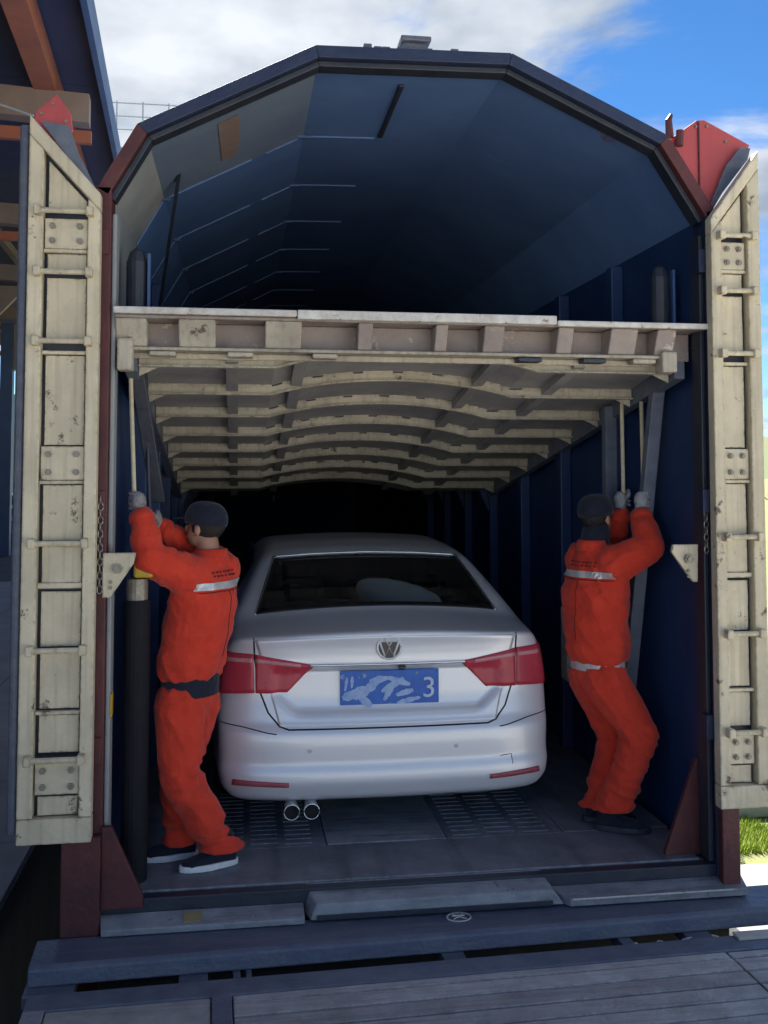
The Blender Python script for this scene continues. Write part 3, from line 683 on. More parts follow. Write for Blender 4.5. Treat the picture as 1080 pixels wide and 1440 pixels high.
def build_car(loc, paint, root, windows=True):
    O = Vector(loc)
    W[root] = O
    def P(p): return Vector(p)+O
    c0 = np.array([0, 1.25, .72]); lo, hi = np.array([-.95, -.15, .12]), np.array([.95, 4.72, 1.56])
    bm = BM(); cache = {}
    gx = np.linspace(lo[0], hi[0], 121); gz = np.linspace(lo[2], hi[2], 105)
    gy = np.concatenate([np.linspace(lo[1], 1.3, 70), np.linspace(1.3, hi[1], 50)[1:]])
    def cast(T):
        d = T-c0; a = np.zeros(len(T)); b = np.ones(len(T))
        for _ in range(26):
            m_ = (a+b)/2; q = c0+d*m_[:, None]; ins = carF(q[:, 0], q[:, 1], q[:, 2]) < 0
            a = np.where(ins, m_, a); b = np.where(ins, b, m_)
        return c0+d*a[:, None]
    def face(ga, gb, mk_):
        T = np.array([mk_(a, b) for a in ga for b in gb]); S = cast(T); nb = len(gb)
        vs_ = [bm.verts.new(P(s)) for s in S]
        for i in range(len(ga)-1):
            for j in range(nb-1):
                ids = (i*nb+j, (i+1)*nb+j, (i+1)*nb+j+1, i*nb+j+1)
                c_ = S[list(ids)].mean(0)
                if windows and c_[1] < 1.25 and c_[2] > 1.08 and in_win(c_[0], c_[2], .018): continue
                bm.faces.new([vs_[q] for q in ids])
    face(gx, gz, lambda a, b: (a, lo[1], b)); face(gx[::3], gz[::3], lambda a, b: (a, hi[1], b))
    face(gx, gy, lambda a, b: (a, b, hi[2])); face(gx[::3], gy, lambda a, b: (a, b, lo[2]))
    for s in (lo[0], hi[0]): face(gy, gz, lambda a, b, s=s: (s, a, b))
    bmesh.ops.remove_doubles(bm, verts=bm.verts, dist=.0008)
    obj('body', bm, paint, root, smooth=True)

    def patch(name, quad, off, material, parent=root, n=14, m_=8, depth=.014, bow=None, smooth=True):
        bm = BM(); g_ = []
        for i in range(n+1):
            for j in range(m_+1):
                s, t = i/n, j/m_
                x = (1-s)*(1-t)*quad[0][0]+s*(1-t)*quad[1][0]+s*t*quad[2][0]+(1-s)*t*quad[3][0]
                z = (1-s)*(1-t)*quad[0][1]+s*(1-t)*quad[1][1]+s*t*quad[2][1]+(1-s)*t*quad[3][1]
                if bow: z = bow(x, z, s, t)
                g_.append((x, z))
        ya = carsurf_y(np.array([q[0] for q in g_]), np.array([q[1] for q in g_]))
        vs_ = []
        for (x, z), y in zip(g_, ya):
            nn = carnormal((x, y, z)); p = Vector((x, y, z))
            vs_.append(bm.verts.new(P(p+nn*off)))
        for i in range(n):
            for j in range(m_):
                a = i*(m_+1)+j; bm.faces.new((vs_[a], vs_[a+m_+1], vs_[a+m_+2], vs_[a+1]))
        if depth:
            bmesh.ops.recalc_face_normals(bm, faces=bm.faces)
            ed = [e for e in bm.edges if e.is_boundary]
            ex = bmesh.ops.extrude_edge_only(bm, edges=ed)
            for v in [v for v in ex['geom'] if isinstance(v, bmesh.types.BMVert)]:
                p = v.co-O; v.co -= carnormal((p.x, p.y, p.z))*depth
        return obj(name, bm, material, parent, smooth=smooth)
    def line(name, pts, r, material, parent=root, off=.0, step=.02):
        pp = []
        for (a, b), (c_, d) in zip(pts, pts[1:]):
            k = max(1, int(math.hypot(c_-a, d-b)/step))
            pp += [(a+(c_-a)*i/k, b+(d-b)*i/k) for i in range(k)]
        pp.append(pts[-1])
        ya = carsurf_y(np.array([q[0] for q in pp]), np.array([q[1] for q in pp]))
        return obj(name, tube(BM(), [P(Vector((x, y, z))+carnormal((x, y, z))*off) for (x, z), y in zip(pp, ya)], r, 6), material, parent, smooth=True)

    lid = patch('boot_lid', [(-.545, .588), (.545, .588), (.665, 1.040), (-.665, 1.040)], .003, paint, n=80, m_=46, depth=.012,
                bow=lambda x, z, s, t: z-.018*(x/.66)**2*t)
    seam = [(-.672, 1.03), (-.668, .93), (-.645, .77), (-.60, .655), (-.545, .590), (-.50, .575), (.50, .575), (.545, .590), (.60, .655), (.645, .77), (.668, .93), (.672, 1.03)]
    line('boot_gap', seam, .0045, 'seam', lid)
    for s in (-1, 1):
        a = patch('tail_lamp', [(s*.372, .893), (s*.664, .948), (s*.660, .752), (s*.505, .752)], .010, 'lampred', n=16, m_=8)
        patch('lamp_strip', [(s*.44, .899), (s*.66, .928), (s*.66, .905), (s*.44, .888)], .0125, 'lamplight', a, n=12, m_=2, depth=.004)
        b = patch('tail_lamp', [(s*.674, .950), (s*.828, .958), (s*.842, .742), (s*.668, .752)], .010, 'lampred', n=12, m_=8)
        patch('lamp_strip', [(s*.676, .928), (s*.80, .930), (s*.80, .908), (s*.676, .905)], .0125, 'lamplight', b, n=10, m_=2, depth=.004)
        patch('bumper_reflector', [(s*.50, .318), (s*.77, .330), (s*.775, .302), (s*.50, .296)], .006, 'reflred', n=12, m_=2, depth=.01)
    line('chrome_strip', [(-.40, .893), (.40, .893)], .006, 'chrome', lid, off=.006)
    line('bumper_gap', [(-.835, .60), (-.72, .585), (-.60, .56), (-.56, .555)], .003, 'seam')
    line('bumper_gap', [(.835, .60), (.72, .585), (.60, .56), (.56, .555)], .003, 'seam')
    # number plate, smeared paint over the characters, one 3 left readable
    ypl = float(carsurf_y(np.array([0.0]), np.array([.77]))[0])-.012
    plate = obj('number_plate', box(BM(), O.x-.245, O.x+.255, O.y+ypl-.008, O.y+ypl, O.z+.682, O.z+.858), 'plateblue', root, bevel=.003)
    fc = bpy.data.curves.new('digit', 'FONT'); fc.body = '3'; fc.size = .15; fc.extrude = .001
    to = bpy.data.objects.new('digit', fc); C.objects.link(to); dg = bpy.context.evaluated_depsgraph_get()
    tme = bpy.data.meshes.new_from_object(to.evaluated_get(dg)); bpy.data.objects.remove(to)
    tme.transform(Matrix.Translation(P((.165, ypl-.0150, .715))-O) @ Matrix.Rotation(rad(90), 4, 'X')); tme.materials.clear()
    link('digit', tme, 'platewhite', plate)
    rnd = random.Random(3); dep = 0
    for (x, z, l_, an, w) in ((-.215, .79, .07, 82, .010), (-.185, .80, .06, 86, .010), (-.20, .73, .07, 20, .035), (-.15, .745, .10, 200, .045), (-.05, .81, .10, 10, .025), (.02, .78, .13, 30, .025), (.05, .80, .12, -20, .022), (-.12, .70, .08, -40, .03), (.08, .74, .09, 15, .022), (.10, .70, .12, 12, .018), (.0, .745, .1, 60, .02), (-.09, .775, .09, 35, .03)):
        a = rad(an); d = Vector((math.cos(a), 0, math.sin(a))); q = Vector((-d.z, 0, d.x)); bm = BM(); dep += .0004; c_ = P((x, ypl-.0084-dep, z)); top_, bot_ = [], []
        for i in range(9):
            t = i/8-.5; ww = w*(.4+.9*math.sin(math.pi*(i+.6)/9.2))*(.8+.4*rnd.random())
            top_.append(c_+d*l_*t+q*(ww*.5+.004*rnd.random())); bot_.append(c_+d*l_*t-q*ww*.5)
        prism(bm, top_+bot_[::-1], (0, .0003, 0)); obj('paint_smear', bm, 'platesmear', plate)
    for x in (-.13, .14): obj('plate_screw', loft(BM(), [(P((x, ypl-.008, .842)), (.006, 0, 0), (0, 0, .006)), (P((x, ypl-.012, .842)), (.006, 0, 0), (0, 0, .006))], 8), 'bolt', plate)
    B('lid_button', (O.x+.05, O.x+.085, O.y+ypl-.02, O.y+ypl+.01, O.z+.862, O.z+.880), 'trim', root, bevel=.004)
    # round badge: ring, V over W
    yb = float(carsurf_y(np.array([0.0]), np.array([.978]))[0])-.004
    badge = obj('badge', loft(BM(), [(P((0, yb+.01, .978)), (.060, 0, 0), (0, 0, .060)), (P((0, yb-.004, .978)), (.060, 0, 0), (0, 0, .060))], 40), 'trim', root, smooth=False)
    bm = tube(BM(), [P((0.060*math.cos(t), yb-.005, .978+0.060*math.sin(t))) for t in [2*math.pi*i/40 for i in range(41)]], .0062, 8)
    obj('badge_ring', bm, 'badge', badge, smooth=True)
    bm = BM()
    for pts in ([(-.025, .052), (0, .007), (.025, .052)], [(-.048, .028), (-.022, -.046), (0, .0), (.022, -.046), (.048, .028)]):
        tube(bm, [P((a, yb-.006, .978+b)) for a, b in pts], .0062, 6)
    obj('badge_letters', bm, 'badge', badge)
    # sensors, tow cover
    for x in (-.40, .33):
        yy = float(carsurf_y(np.array([x]), np.array([.47]))[0])
        obj('parking_sensor', loft(BM(), [(P((x, yy+.01, .47)), (.012, 0, 0), (0, 0, .012)), (P((x, yy-.003, .47)), (.011, 0, 0), (0, 0, .011))], 14), 'rim', root)
    line('tow_cover_gap', [(.56, .405), (.62, .41), (.625, .36)], .002, 'seam')
    # twin tail pipes
    for x in (-.485, -.388):
        bm = BM(); n = 20
        rings = [(P((x, .30, .165)), (.040, 0, 0), (0, 0, .040)), (P((x, .035, .165)), (.041, 0, 0), (0, 0, .041)), (P((x, .030, .165)), (.038, 0, 0), (0, 0, .038)), (P((x, .035, .165)), (.035, 0, 0), (0, 0, .035)), (P((x, .20, .165)), (.034, 0, 0), (0, 0, .034))]
        ex_ = obj('tail_pipe', loft(bm, rings, n), 'chrome', root, smooth=True)
        obj('pipe_bore', loft(BM(), [(P((x, .06, .165)), (.034, 0, 0), (0, 0, .034)), (P((x, .09, .165)), (.034, 0, 0), (0, 0, .034))], n), 'seam', ex_)
    # rear window: frit frame, glass, heater lines left out
    def wb(x, z, s, t): return z-(.035*(1-t)*(x/.655)**2+.025*t*(x/.545)**2)
    if windows:
        patch('rear_window', WIN, .002, 'glass', n=40, m_=16, depth=0, bow=wb)
        ins = [(-.635, 1.152), (.635, 1.152), (.530, 1.378), (-.530, 1.378)]
        for i, nm in enumerate(('window_seal_bottom', 'window_seal_side', 'window_seal_top', 'window_seal_side')):
            q = [WIN[i], WIN[(i+1) % 4], ins[(i+1) % 4], ins[i]]
            patch('window_seal', q, .004, 'trim', n=36, m_=2, depth=.006, bow=lambda x, z, s, t: z-(.035 if z < 1.26 else .025)*(x/(.655 if z < 1.26 else .545))**2 if True else z)
        line('window_trim', [(-.548, 1.374), (-.3, 1.391), (0, 1.399), (.3, 1.391), (.548, 1.374)], .005, 'chrome', off=.004)
        for s in (-1, 1): line('window_trim', [(s*.662, 1.098), (s*.60, 1.25), (s*.550, 1.37)], .004, 'chrome', off=.003)
        # cabin seen through the glass
        obj('parcel_shelf', box(BM(), O.x-.62, O.x+.62, O.y+.60, O.y+1.12, O.z+1.03, O.z+1.06), 'seat', root)
        obj('seat_back', box(BM(), O.x-.58, O.x+.58, O.y+1.13, O.y+1.25, O.z+.6, O.z+1.10), 'seat', root, bevel=.03)
        for x in (-.36, .0, .36):
            obj('headrest', box(BM(), O.x+x-.12, O.x+x+.12, O.y+1.14, O.y+1.24, O.z+1.09, O.z+1.24), 'seat', root, bevel=.035)
        for x in (-.36, .36):
            obj('headrest', box(BM(), O.x+x-.13, O.x+x+.13, O.y+2.05, O.y+2.15, O.z+1.05, O.z+1.27), 'seat', root, bevel=.035)
        obj('cabin_lining', box(BM(), O.x-.66, O.x+.66, O.y+2.6, O.y+2.64, O.z+.5, O.z+1.36), 'seat', root)
    # side windows, front screen (dark glass sheets proud of the body)
    for s in (-1, 1):
        for (y0, y1) in ((1.35, 2.05), (2.12, 2.85)):
            bm = BM(); rows = []
            for i in range(9):
                row = []
                for j in range(7):
                    y = y0+(y1-y0)*i/8; z = 1.0+.33*j/6*(1 if y < 2.5 else 1-.45*(y-2.5)/.35)
                    lo_, hi_ = .3, 1.0
                    for _ in range(22):
                        md = (lo_+hi_)/2
                        if float(carF(np.array(md), np.array(y), np.array(z))) < 0: lo_ = md
                        else: hi_ = md
                    row.append(bm.verts.new(P((s*(lo_+.004), y, z))))
                rows.append(row)
            for a, b in zip(rows, rows[1:]):
                for j in range(6): bm.faces.new((a[j], a[j+1], b[j+1], b[j]))
            obj('side_window', bm, 'trim', root, smooth=True)
        mr = obj('wing_mirror', ball(BM(), P((s*.95, 2.92, 1.03)), .1, (1.0, .7, .75)), paint, root, smooth=True)
        obj('mirror_arm', box(BM(), *sorted((O.x+s*.80, O.x+s*.90)), O.y+2.89, O.y+2.95, O.z+.97, O.z+1.0), 'trim', mr, bevel=.006)
        for y in (.95, 3.58):
            x0, x1 = s*.66, s*.872
            tz = .315
            wh = obj('wheel', loft(BM(), [(P((x0, y, tz)), (0, .25, 0), (0, 0, .25)), (P((x0+s*.01, y, tz)), (0, .30, 0), (0, 0, .30)), (P((x0+s*.05, y, tz)), (0, .315, 0), (0, 0, .315)), (P((x1-s*.05, y, tz)), (0, .315, 0), (0, 0, .315)), (P((x1-s*.01, y, tz)), (0, .30, 0), (0, 0, .30)), (P((x1, y, tz)), (0, .25, 0), (0, 0, .25))], 32), 'black', root, smooth=False)
            obj('rim', loft(BM(), [(P((x1-s*.02, y, tz)), (0, .215, 0), (0, 0, .215)), (P((x1+s*.004, y, tz)), (0, .20, 0), (0, 0, .20))], 10), 'rim', wh)
CAR = (-.06, .50, .005)
car = thing('car', CAR, 'silver sedan driven into the wagon, its blue number plate and red tail lamps showing', 'car')
build_car(CAR, 'silverpaint', car)
car.scale = (1.05, 1, 1); car.location.x -= .012
# a pale pillow and a paper slip on the rear shelf
bm = BM(); ball(bm, (.10, 1.30, 1.15), .1, (2.7, .9, 1.05), sub=4)
for v in bm.verts:
    d = v.co-Vector((.10, 1.30, 1.15)); v.co.z += -.22*d.x+.012*noise.noise(v.co*14); v.co.z = max(v.co.z, 1.068)
    v.co += Vector((.01*noise.noise(v.co*22), 0, .008*noise.noise(v.co*30+Vector((5, 0, 0)))))
tag(obj('pillow', bm, 'pillow', smooth=True), 'pale green white pillow on the rear shelf inside the silver car', 'pillow')
tag(obj('paper_slip', box(BM(), -.10, .05, 1.16, 1.19, 1.066, 1.10), 'pillow', bevel=.003), 'white paper slip standing below the pillow in the rear window', 'paper')

# ================================================================ PEOPLE
def remeshed(bm, voxel, smooth=6, fold=None):
    """one continuous skin over overlapping volumes"""
    me = bpy.data.meshes.new('tmp'); bmesh.ops.recalc_face_normals(bm, faces=bm.faces); bm.to_mesh(me); bm.free()
    o = bpy.data.objects.new('tmp', me); C.objects.link(o)
    r = o.modifiers.new('r', 'REMESH'); r.mode = 'VOXEL'; r.voxel_size = voxel
    s = o.modifiers.new('s', 'SMOOTH'); s.factor = .5; s.iterations = smooth
    dg = bpy.context.evaluated_depsgraph_get()
    out = bpy.data.meshes.new_from_object(o.evaluated_get(dg)); bpy.data.objects.remove(o); bpy.data.meshes.remove(me)
    out.materials.clear()
    if fold:
        nn = [v.normal.copy() for v in out.vertices]
        for v, n in zip(out.vertices, nn): v.co += n*fold(v.co)
    b = bmesh.new(); b.from_mesh(out); bpy.data.meshes.remove(out)
    return b
def limb(bm, pts, radii, n=16):
    pts = [Vector(p) for p in pts]
    for (a, b), (ra, rb) in zip(zip(pts, pts[1:]), zip(radii, radii[1:])):
        u, w = frame_of(b-a)
        loft(bm, [(a, u*ra, w*ra), (b, u*rb, w*rb)], n)
    for p, r in zip(pts, radii): ball(bm, p, r*.99, sub=2)
def ridge(v): return 1-abs(v)*2.2

def person(J, face, look, label, glove, belt, seed, capcol='navycloth'):
    """J: joints in metres; face: horizontal facing of the body; look: facing of the head"""
    J = {k: Vector(v) for k, v in J.items()}
    fw = Vector((face[0], face[1], 0)).normalized(); rt = Vector((fw.y, -fw.x, 0)); up = Vector((0, 0, 1))
    root = thing('person', (J['pelvis'].x, J['pelvis'].y, 0), label, 'person', 'workers at the deck poles')
    # --- body: head, neck, hands are skin; a slim figure runs on inside the clothes
    hf = Vector(look).normalized(); hr = hf.cross(up).normalized(); hu = hr.cross(hf)
    H = J['head']
    rot = Matrix((hr, hf, hu)).transposed()
    L = lambda a, b, c: H+hr*a+hf*b+hu*c
    bm = BM()
    ball(bm, L(0, -.008, .028), 1, (.076, .095, .088), rot, 3)      # skull
    ball(bm, L(0, .018, -.045), 1, (.060, .070, .068), rot, 3)      # face and jaw
    ball(bm, L(0, .058, -.088), 1, (.028, .024, .022), rot, 2)      # chin
    limb(bm, [L(0, .088, .012), L(0, .103, -.028)], [.010, .016], 10)  # nose
    limb(bm, [L(-.05, .07, .026), L(.05, .07, .026)], [.013, .013], 8)  # brow
    limb(bm, [L(-.022, .084, -.062), L(.022, .084, -.062)], [.009, .009], 8)  # lips
    for s in (-1, 1):
        ball(bm, L(s*.078, -.008, -.018), 1, (.010, .020, .034), rot, 2)  # ears
    limb(bm, [J['neck']-up*.05, J['neck'], L(0, -.02, -.06)], [.062, .056, .055])
    tv = J['neck']-J['pelvis']
    loft(bm, [(J['pelvis'], rt*.13, fw*.09), (J['waist'], rt*.12, fw*.085), (J['chest'], rt*.14, fw*.095), ((J['ls']+J['rs'])/2, rt*.13, fw*.07)])
    for a in 'lr':
        limb(bm, [J[a+'s'], J[a+'e'], J[a+'w']], [.05, .04, .028]); limb(bm, [J[a+'h'], J[a+'k'], J[a+'a']], [.075, .055, .04])
    obj('body', remeshed(bm, .008, 4), 'skin', root, smooth=True)
    for s in (-1, 1):
        e_ = obj('eye', ball(BM(), L(s*.032, .078, .004), .0085, sub=2), 'eye', root, smooth=True)
    hb = BM(); ball(hb, L(0, -.014, .018), 1, (.082, .098, .092), rot, 3)
    for v in list(hb.verts):
        d = v.co-H
        if d.dot(hf) > .045 and d.dot(hu) < .06: v.co -= hf*.03
    bmesh.ops.delete(hb, geom=[v for v in hb.verts if (v.co-H).dot(hu) < -.06-.25*((v.co-H).dot(hf) > .02)], context='VERTS')
    obj('hair', hb, 'hair', root, smooth=True)
    # --- cap with brim
    cb = BM(); rings = []
    for i in range(9):
        t = i/8; a = t*math.pi/2*.98; r = math.cos(a)**.7
        rings.append((L(0, -.006, .030+.094*math.sin(a)), hr*(.092*r+.002), hf*(.112*r+.002)))
    loft(cb, [(L(0, -.006, .008), hr*.090, hf*.109)]+rings, 28)
    cap = obj('cap', cb, capcol, root, smooth=True)
    br = BM(); prism(br, [L(.085*math.sin(t), .085+.085*math.cos(t)*(1 if abs(t) < 1.4 else .2), .028-.012*math.cos(t)) for t in [rad(-88+176*i/16) for i in range(17)]], hu*.006)
    obj('cap_brim', br, capcol, cap)
    if belt == 'silver':
        sc_ = BM(); limb(sc_, [J['neck']-up*.02, L(0, -.012, -.075)], [.085, .078]); obj('neck_shade', remeshed(sc_, .008, 4), 'navycloth', root, smooth=True)  # added dark cloth: the shade over the neck put into its colour
    # --- jacket
    jb = BM(); mid = (J['ls']+J['rs'])/2
    sh = (J['rs']-J['ls']); shd = sh.normalized(); pf = shd.cross(up).normalized()*-1
    loft(jb, [(J['waist']-up*.035, rt*.165, fw*.135), (J['waist']+up*.03, rt*.185, fw*.158), (J['waist'].lerp(J['chest'], .5), rt*.19, fw*.162),
              (J['chest'], rt*.20, fw*.160), (mid-up*.02, rt*.19, fw*.125), (mid+up*.045, rt*.13, fw*.095), (J['neck']+up*.012, rt*.080, fw*.085)], 24)
    for a in 'lr':
        d = (J[a+'w']-J[a+'e']).normalized()
        limb(jb, [J[a+'s'], J[a+'s'].lerp(J[a+'e'], .55), J[a+'e'], J[a+'e'].lerp(J[a+'w'], .5), J[a+'w']-d*.015], [.105, .092, .082, .070, .056])
    def jf(p):
        q = p*1.0
        w_ = noise.noise((q.x*4, q.y*4, q.z*3+seed))
        d = .55*ridge(noise.noise((q.x*12+q.z*6+seed+w_, q.y*12-q.z*4, q.z*2.6)))+.45*ridge(noise.noise((q.x*6-q.z*9+w_, q.y*6+seed, q.z*12+q.x*5)))
        hem = max(0, 1-abs(p.z-J['waist'].z)/.12)
        return .015*(d-.5)+.008*hem*math.sin(34*(p.x*.8+p.y))
    jk = obj('jacket', remeshed(jb, .0075, 6, jf), 'orange', root, smooth=True)
    # collar, reflective tape over the upper back
    # tape follows the jacket: cast inwards from behind
    from mathutils.bvhtree import BVHTree
    b2 = bmesh.new(); b2.from_mesh(jk.data); tree = BVHTree.FromBMesh(b2)
    def wrap(points, w, name, material, lift=.005):
        tb = BM(); rows = []
        for p, d, wv in points:
            row = []
            for k in (-1, 0, 1):
                o_ = p+wv*(w*.5*k)-W[root]
                hit = tree.ray_cast(o_, d)
                if hit[0] is None: continue
                row.append(hit[0]-d*lift+W[root])
            if len(row) == 3: rows.append(row)
        for a, b_ in zip(rows, rows[1:]):
            va = [tb.verts.new(p) for p in a]; vb = [tb.verts.new(p) for p in b_]
            for k in range(2): tb.faces.new((va[k], va[k+1], vb[k+1], vb[k]))
        bmesh.ops.remove_doubles(tb, verts=tb.verts, dist=.0005)
        ex = bmesh.ops.extrude_face_region(tb, geom=list(tb.faces))
        bmesh.ops.translate(tb, verts=[v for v in ex['geom'] if isinstance(v, bmesh.types.BMVert)], vec=fw*.004)
        return obj(name, tb, material, jk, smooth=False)
    pts = []
    for i in range(25):
        t = i/24*2-1
        p = mid-up*.055+rt*(.185*t)-fw*.5
        pts.append((p, fw.copy(), up))
    wrap(pts, .034, 'reflective_tape', 'silver')
    # printed lettering above the tape reads only as a broken dark line: small dark strokes
    sb = BM(); rs_ = random.Random(seed)
    for i in range(7):
        t = -.55+i*.18
        for k in range(2):
            o_ = mid-up*(.010-.018*k)+rt*(.15*t)-fw*.5-W[root]
            hit = tree.ray_cast(o_, fw)
            if hit[0] is not None:
                c_ = hit[0]+W[root]-fw*.003; a = rs_.uniform(.5, 1)
                box(sb, c_.x-.010*a, c_.x+.010*a, c_.y-.003, c_.y+.002, c_.z-.004, c_.z+.004)
    if len(sb.verts): obj('back_lettering', sb, 'letter', jk, kind='stuff')
    # centre-back seam, yoke seam and sleeve cuffs
    def seamline(points, nm, r=.0035):
        pp = []
        for p, d in points:
            hit = tree.ray_cast(p-W[root], d)
            if hit[0] is not None: pp.append(hit[0]+W[root]-d*.001)
        if len(pp) > 2: obj(nm, tube(BM(), pp, r, 5), 'letter', jk)
    seamline([(mid-up*(.085+.02*i)-fw*.5, fw) for i in range(17)], 'back_seam', .0025)
    seamline([(mid-up*.083+rt*(-.17+.017*i)-fw*.5, fw) for i in range(21)], 'yoke_seam', .0025)
    for a in 'lr':
        d = (J[a+'w']-J[a+'e']).normalized(); u_, w_ = frame_of(d); c_ = J[a+'w']
        obj('cuff', loft(BM(), [(c_-d*.035, u_*.060, w_*.060), (c_-d*.02, u_*.062, w_*.062), (c_+d*.012, u_*.054, w_*.054)], 18), 'orange', jk, smooth=True)
    nk = J['neck']
    obj('collar', loft(BM(), [(nk-up*.03-fw*.005, rt*.095, fw*.095), (nk+up*.005-fw*.01, rt*.083, fw*.085), (nk+up*.028-fw*.012, rt*.078, fw*.080)], 24), 'orange', jk, smooth=True)
    b2.free()
    # --- waist band / shirt tail
    bb = BM(); loft(bb, [(J['waist']-up*(.115 if belt != 'silver' else .075), rt*.160, fw*.132), (J['waist']-up*.01, rt*.162, fw*.135)], 28)
    obj('waist_band', bb, belt, root, smooth=False)
    # --- trousers
    tb = BM()
    loft(tb, [(J['pelvis']-up*.10, rt*.12, fw*.10), (J['pelvis'], rt*.165, fw*.135), (J['pelvis']+up*.05, rt*.158, fw*.13), (J['waist']-up*(.085 if belt != 'silver' else .058), rt*.152, fw*.124)], 24)
    for a in 'lr':
        k, an, hp = J[a+'k'], J[a+'a'], J[a+'h']
        limb(tb, [hp, hp.lerp(k, .5), k, k.lerp(an, .4)], [.125, .112, .098, .090])
        sd0 = (J[a+'t']-J[a+'f']).normalized()
        m4 = k.lerp(an, .4); u_, w_ = frame_of(an-m4); hc = an+(an-m4).normalized()*.015-sd0*.012
        loft(tb, [(m4, u_*.090, w_*.090), (m4.lerp(hc, .5), u_*.098, w_*.095), (hc, sd0*.118, sd0.cross(up)*.092)], 20)
    def tf(p):
        kz = (J['lk'].z+J['rk'].z)/2
        w_ = noise.noise((p.x*3, p.y*3, p.z*2.5+seed))
        low = max(0, min(1, (kz+.10-p.z)/.25)); kn = max(0, 1-abs(p.z-kz-.02)/.14)
        d1 = ridge(noise.noise((p.x*13+p.z*5+seed+w_, p.y*13-p.z*4, p.z*2.6)))      # long folds down the leg
        d2 = ridge(noise.noise((p.x*5+seed, p.y*5, p.z*17+p.x*7+2*w_)))             # folds across at knee and hem
        return .011*(d1-.55)*(1-.6*low)+.017*(d2-.5)*max(kn*.8, low*.9)
    obj('trousers', remeshed(tb, .0075, 6, tf), 'orange', root, smooth=True)
    # --- shoes
    for a in 'lr':
        toe, heel = J[a+'t'], J[a+'f']
        d = (toe-heel); d.z = 0; d.normalize(); sd_ = d.cross(up)
        sb = BM(); T = lambda t, z: heel.lerp(toe, t)+up*(z-heel.lerp(toe, t).z)
        rings = [(T(.0, .055), sd_*.030, up*.035), (T(.12, .06), sd_*.040, up*.048), (T(.35, .06), sd_*.042, up*.050), (T(.6, .045), sd_*.047, up*.034), (T(.85, .038), sd_*.045, up*.026), (T(1.0, .032), sd_*.022, up*.016)]
        sb_ = loft(sb, rings, 18); limb(sb, [T(.2, .06), T(.2, .14)], [.042, .045])
        shoe = obj('shoe', remeshed(sb, .007, 4), 'navycloth', root, smooth=True)
        so2 = BM(); out_ = []
        for i in range(24):
            t = 2*math.pi*i/24; l_ = .5+.56*math.cos(t); wv = .053*math.sin(t)*(1 if math.cos(t) > -.2 else .86)
            out_.append(heel.lerp(toe, l_)+sd_*wv); out_[-1].z = .006
        prism(so2, out_, (0, 0, .030)); obj('sole', so2, 'whiterub' if belt != 'silver' else 'navydark', shoe, bevel=.004)
    # --- gloved hands closed on the poles
    for a in 'lr':
        pole, w = J[a+'p'], J[a+'w']
        ax = up; hb = BM()
        out = (w-pole); out.z = 0
        if out.length < .02: out = -fw*.05
        out.normalize(); tn = ax.cross(out)
        palm = pole+out*.032
        kn = palm+up*.03
        limb(hb, [w, w.lerp(palm, .45)-up*.0, palm-up*.02], [.036, .034, .030], 12)
        ball(hb, palm+up*.005, 1, (.026, .040, .050), Matrix((out, tn, up)).transposed(), 3)
        sgn = 1 if a == 'r' else -1
        for k, (hz, wrapang, rr) in enumerate(((.045, 215, .0105), (.021, 235, .0112), (-.003, 225, .0105), (-.026, 190, .0095))):
            ch = []
            for i in range(8):
                t = rad(35+wrapang*i/7)*sgn; rd = .029+.004*math.cos(i)
                ch.append(pole+(out*math.cos(t)+tn*math.sin(t))*rd+up*(hz+.004*i/7))
            limb(hb, ch, [rr*(1-.03*i) for i in range(8)], 8)
        th = [palm-up*.005-tn*sgn*.02]
        for i in range(5):
            t = rad(-50-28*i)*sgn; th.append(pole+(out*math.cos(t)+tn*math.sin(t))*.031+up*(.012+.012*i))
        limb(hb, th, [.016, .0145, .013, .012, .0115, .011], 8)
        obj('glove', remeshed(hb, .0042, 2), glove, root, smooth=True)
    return root

P1 = dict(head=(-1.03, .42, 1.635), neck=(-1.005, .41, 1.495), chest=(-1.035, .40, 1.27), waist=(-1.09, .39, .935), pelvis=(-1.105, .39, .80),
          ls=(-1.10, .29, 1.40), le=(-1.275, .17, 1.50), lw=(-1.325, .25, 1.70), rs=(-.95, .50, 1.415), re=(-1.13, .58, 1.51), rw=(-1.245, .44, 1.625),
          lh=(-1.135, .33, .79), lk=(-1.125, .26, .46), la=(-.95, .33, .10), rh=(-1.06, .45, .78), rk=(-1.15, .47, .43), ra=(-1.13, .46, .10),
          lt=(-1.115, .27, .01), lf=(-.865, .345, .01), rt=(-1.315, .43, .01), rf=(-1.06, .47, .01), lp=(-1.358, .285, 1.755), rp=(-1.295, .415, 1.665))
P2 = dict(head=(1.105, .66, 1.66), neck=(1.075, .63, 1.505), chest=(1.075, .62, 1.255), waist=(1.08, .61, .915), pelvis=(1.085, .61, .81),
          rs=(1.14, .50, 1.405), re=(1.315, .43, 1.50), rw=(1.318, .555, 1.675), ls=(1.05, .75, 1.41), le=(1.27, .86, 1.46), lw=(1.275, .74, 1.672),
          rh=(1.09, .54, .795), rk=(1.265, .48, .505), ra=(1.135, .50, .13), lh=(1.07, .69, .78), lk=(1.22, .70, .44), la=(1.10, .64, .11),
          rt=(1.285, .44, .01), rf=(1.04, .54, .01), lt=(1.28, .62, .01), lf=(1.02, .66, .01), rp=(1.345, .575, 1.745), lp=(1.302, .755, 1.74))
person(P1, (-.86, .50), (-.85, .50, .10), 'worker in orange overalls and navy cap gripping a pole beside the car tail lamp', 'gloved', 'navycloth', 3)
person(P2, (.88, .47), (.80, .58, .12), 'worker in orange overalls with knees bent, pulling two poles at the wall', 'glove', 'silver', 11)

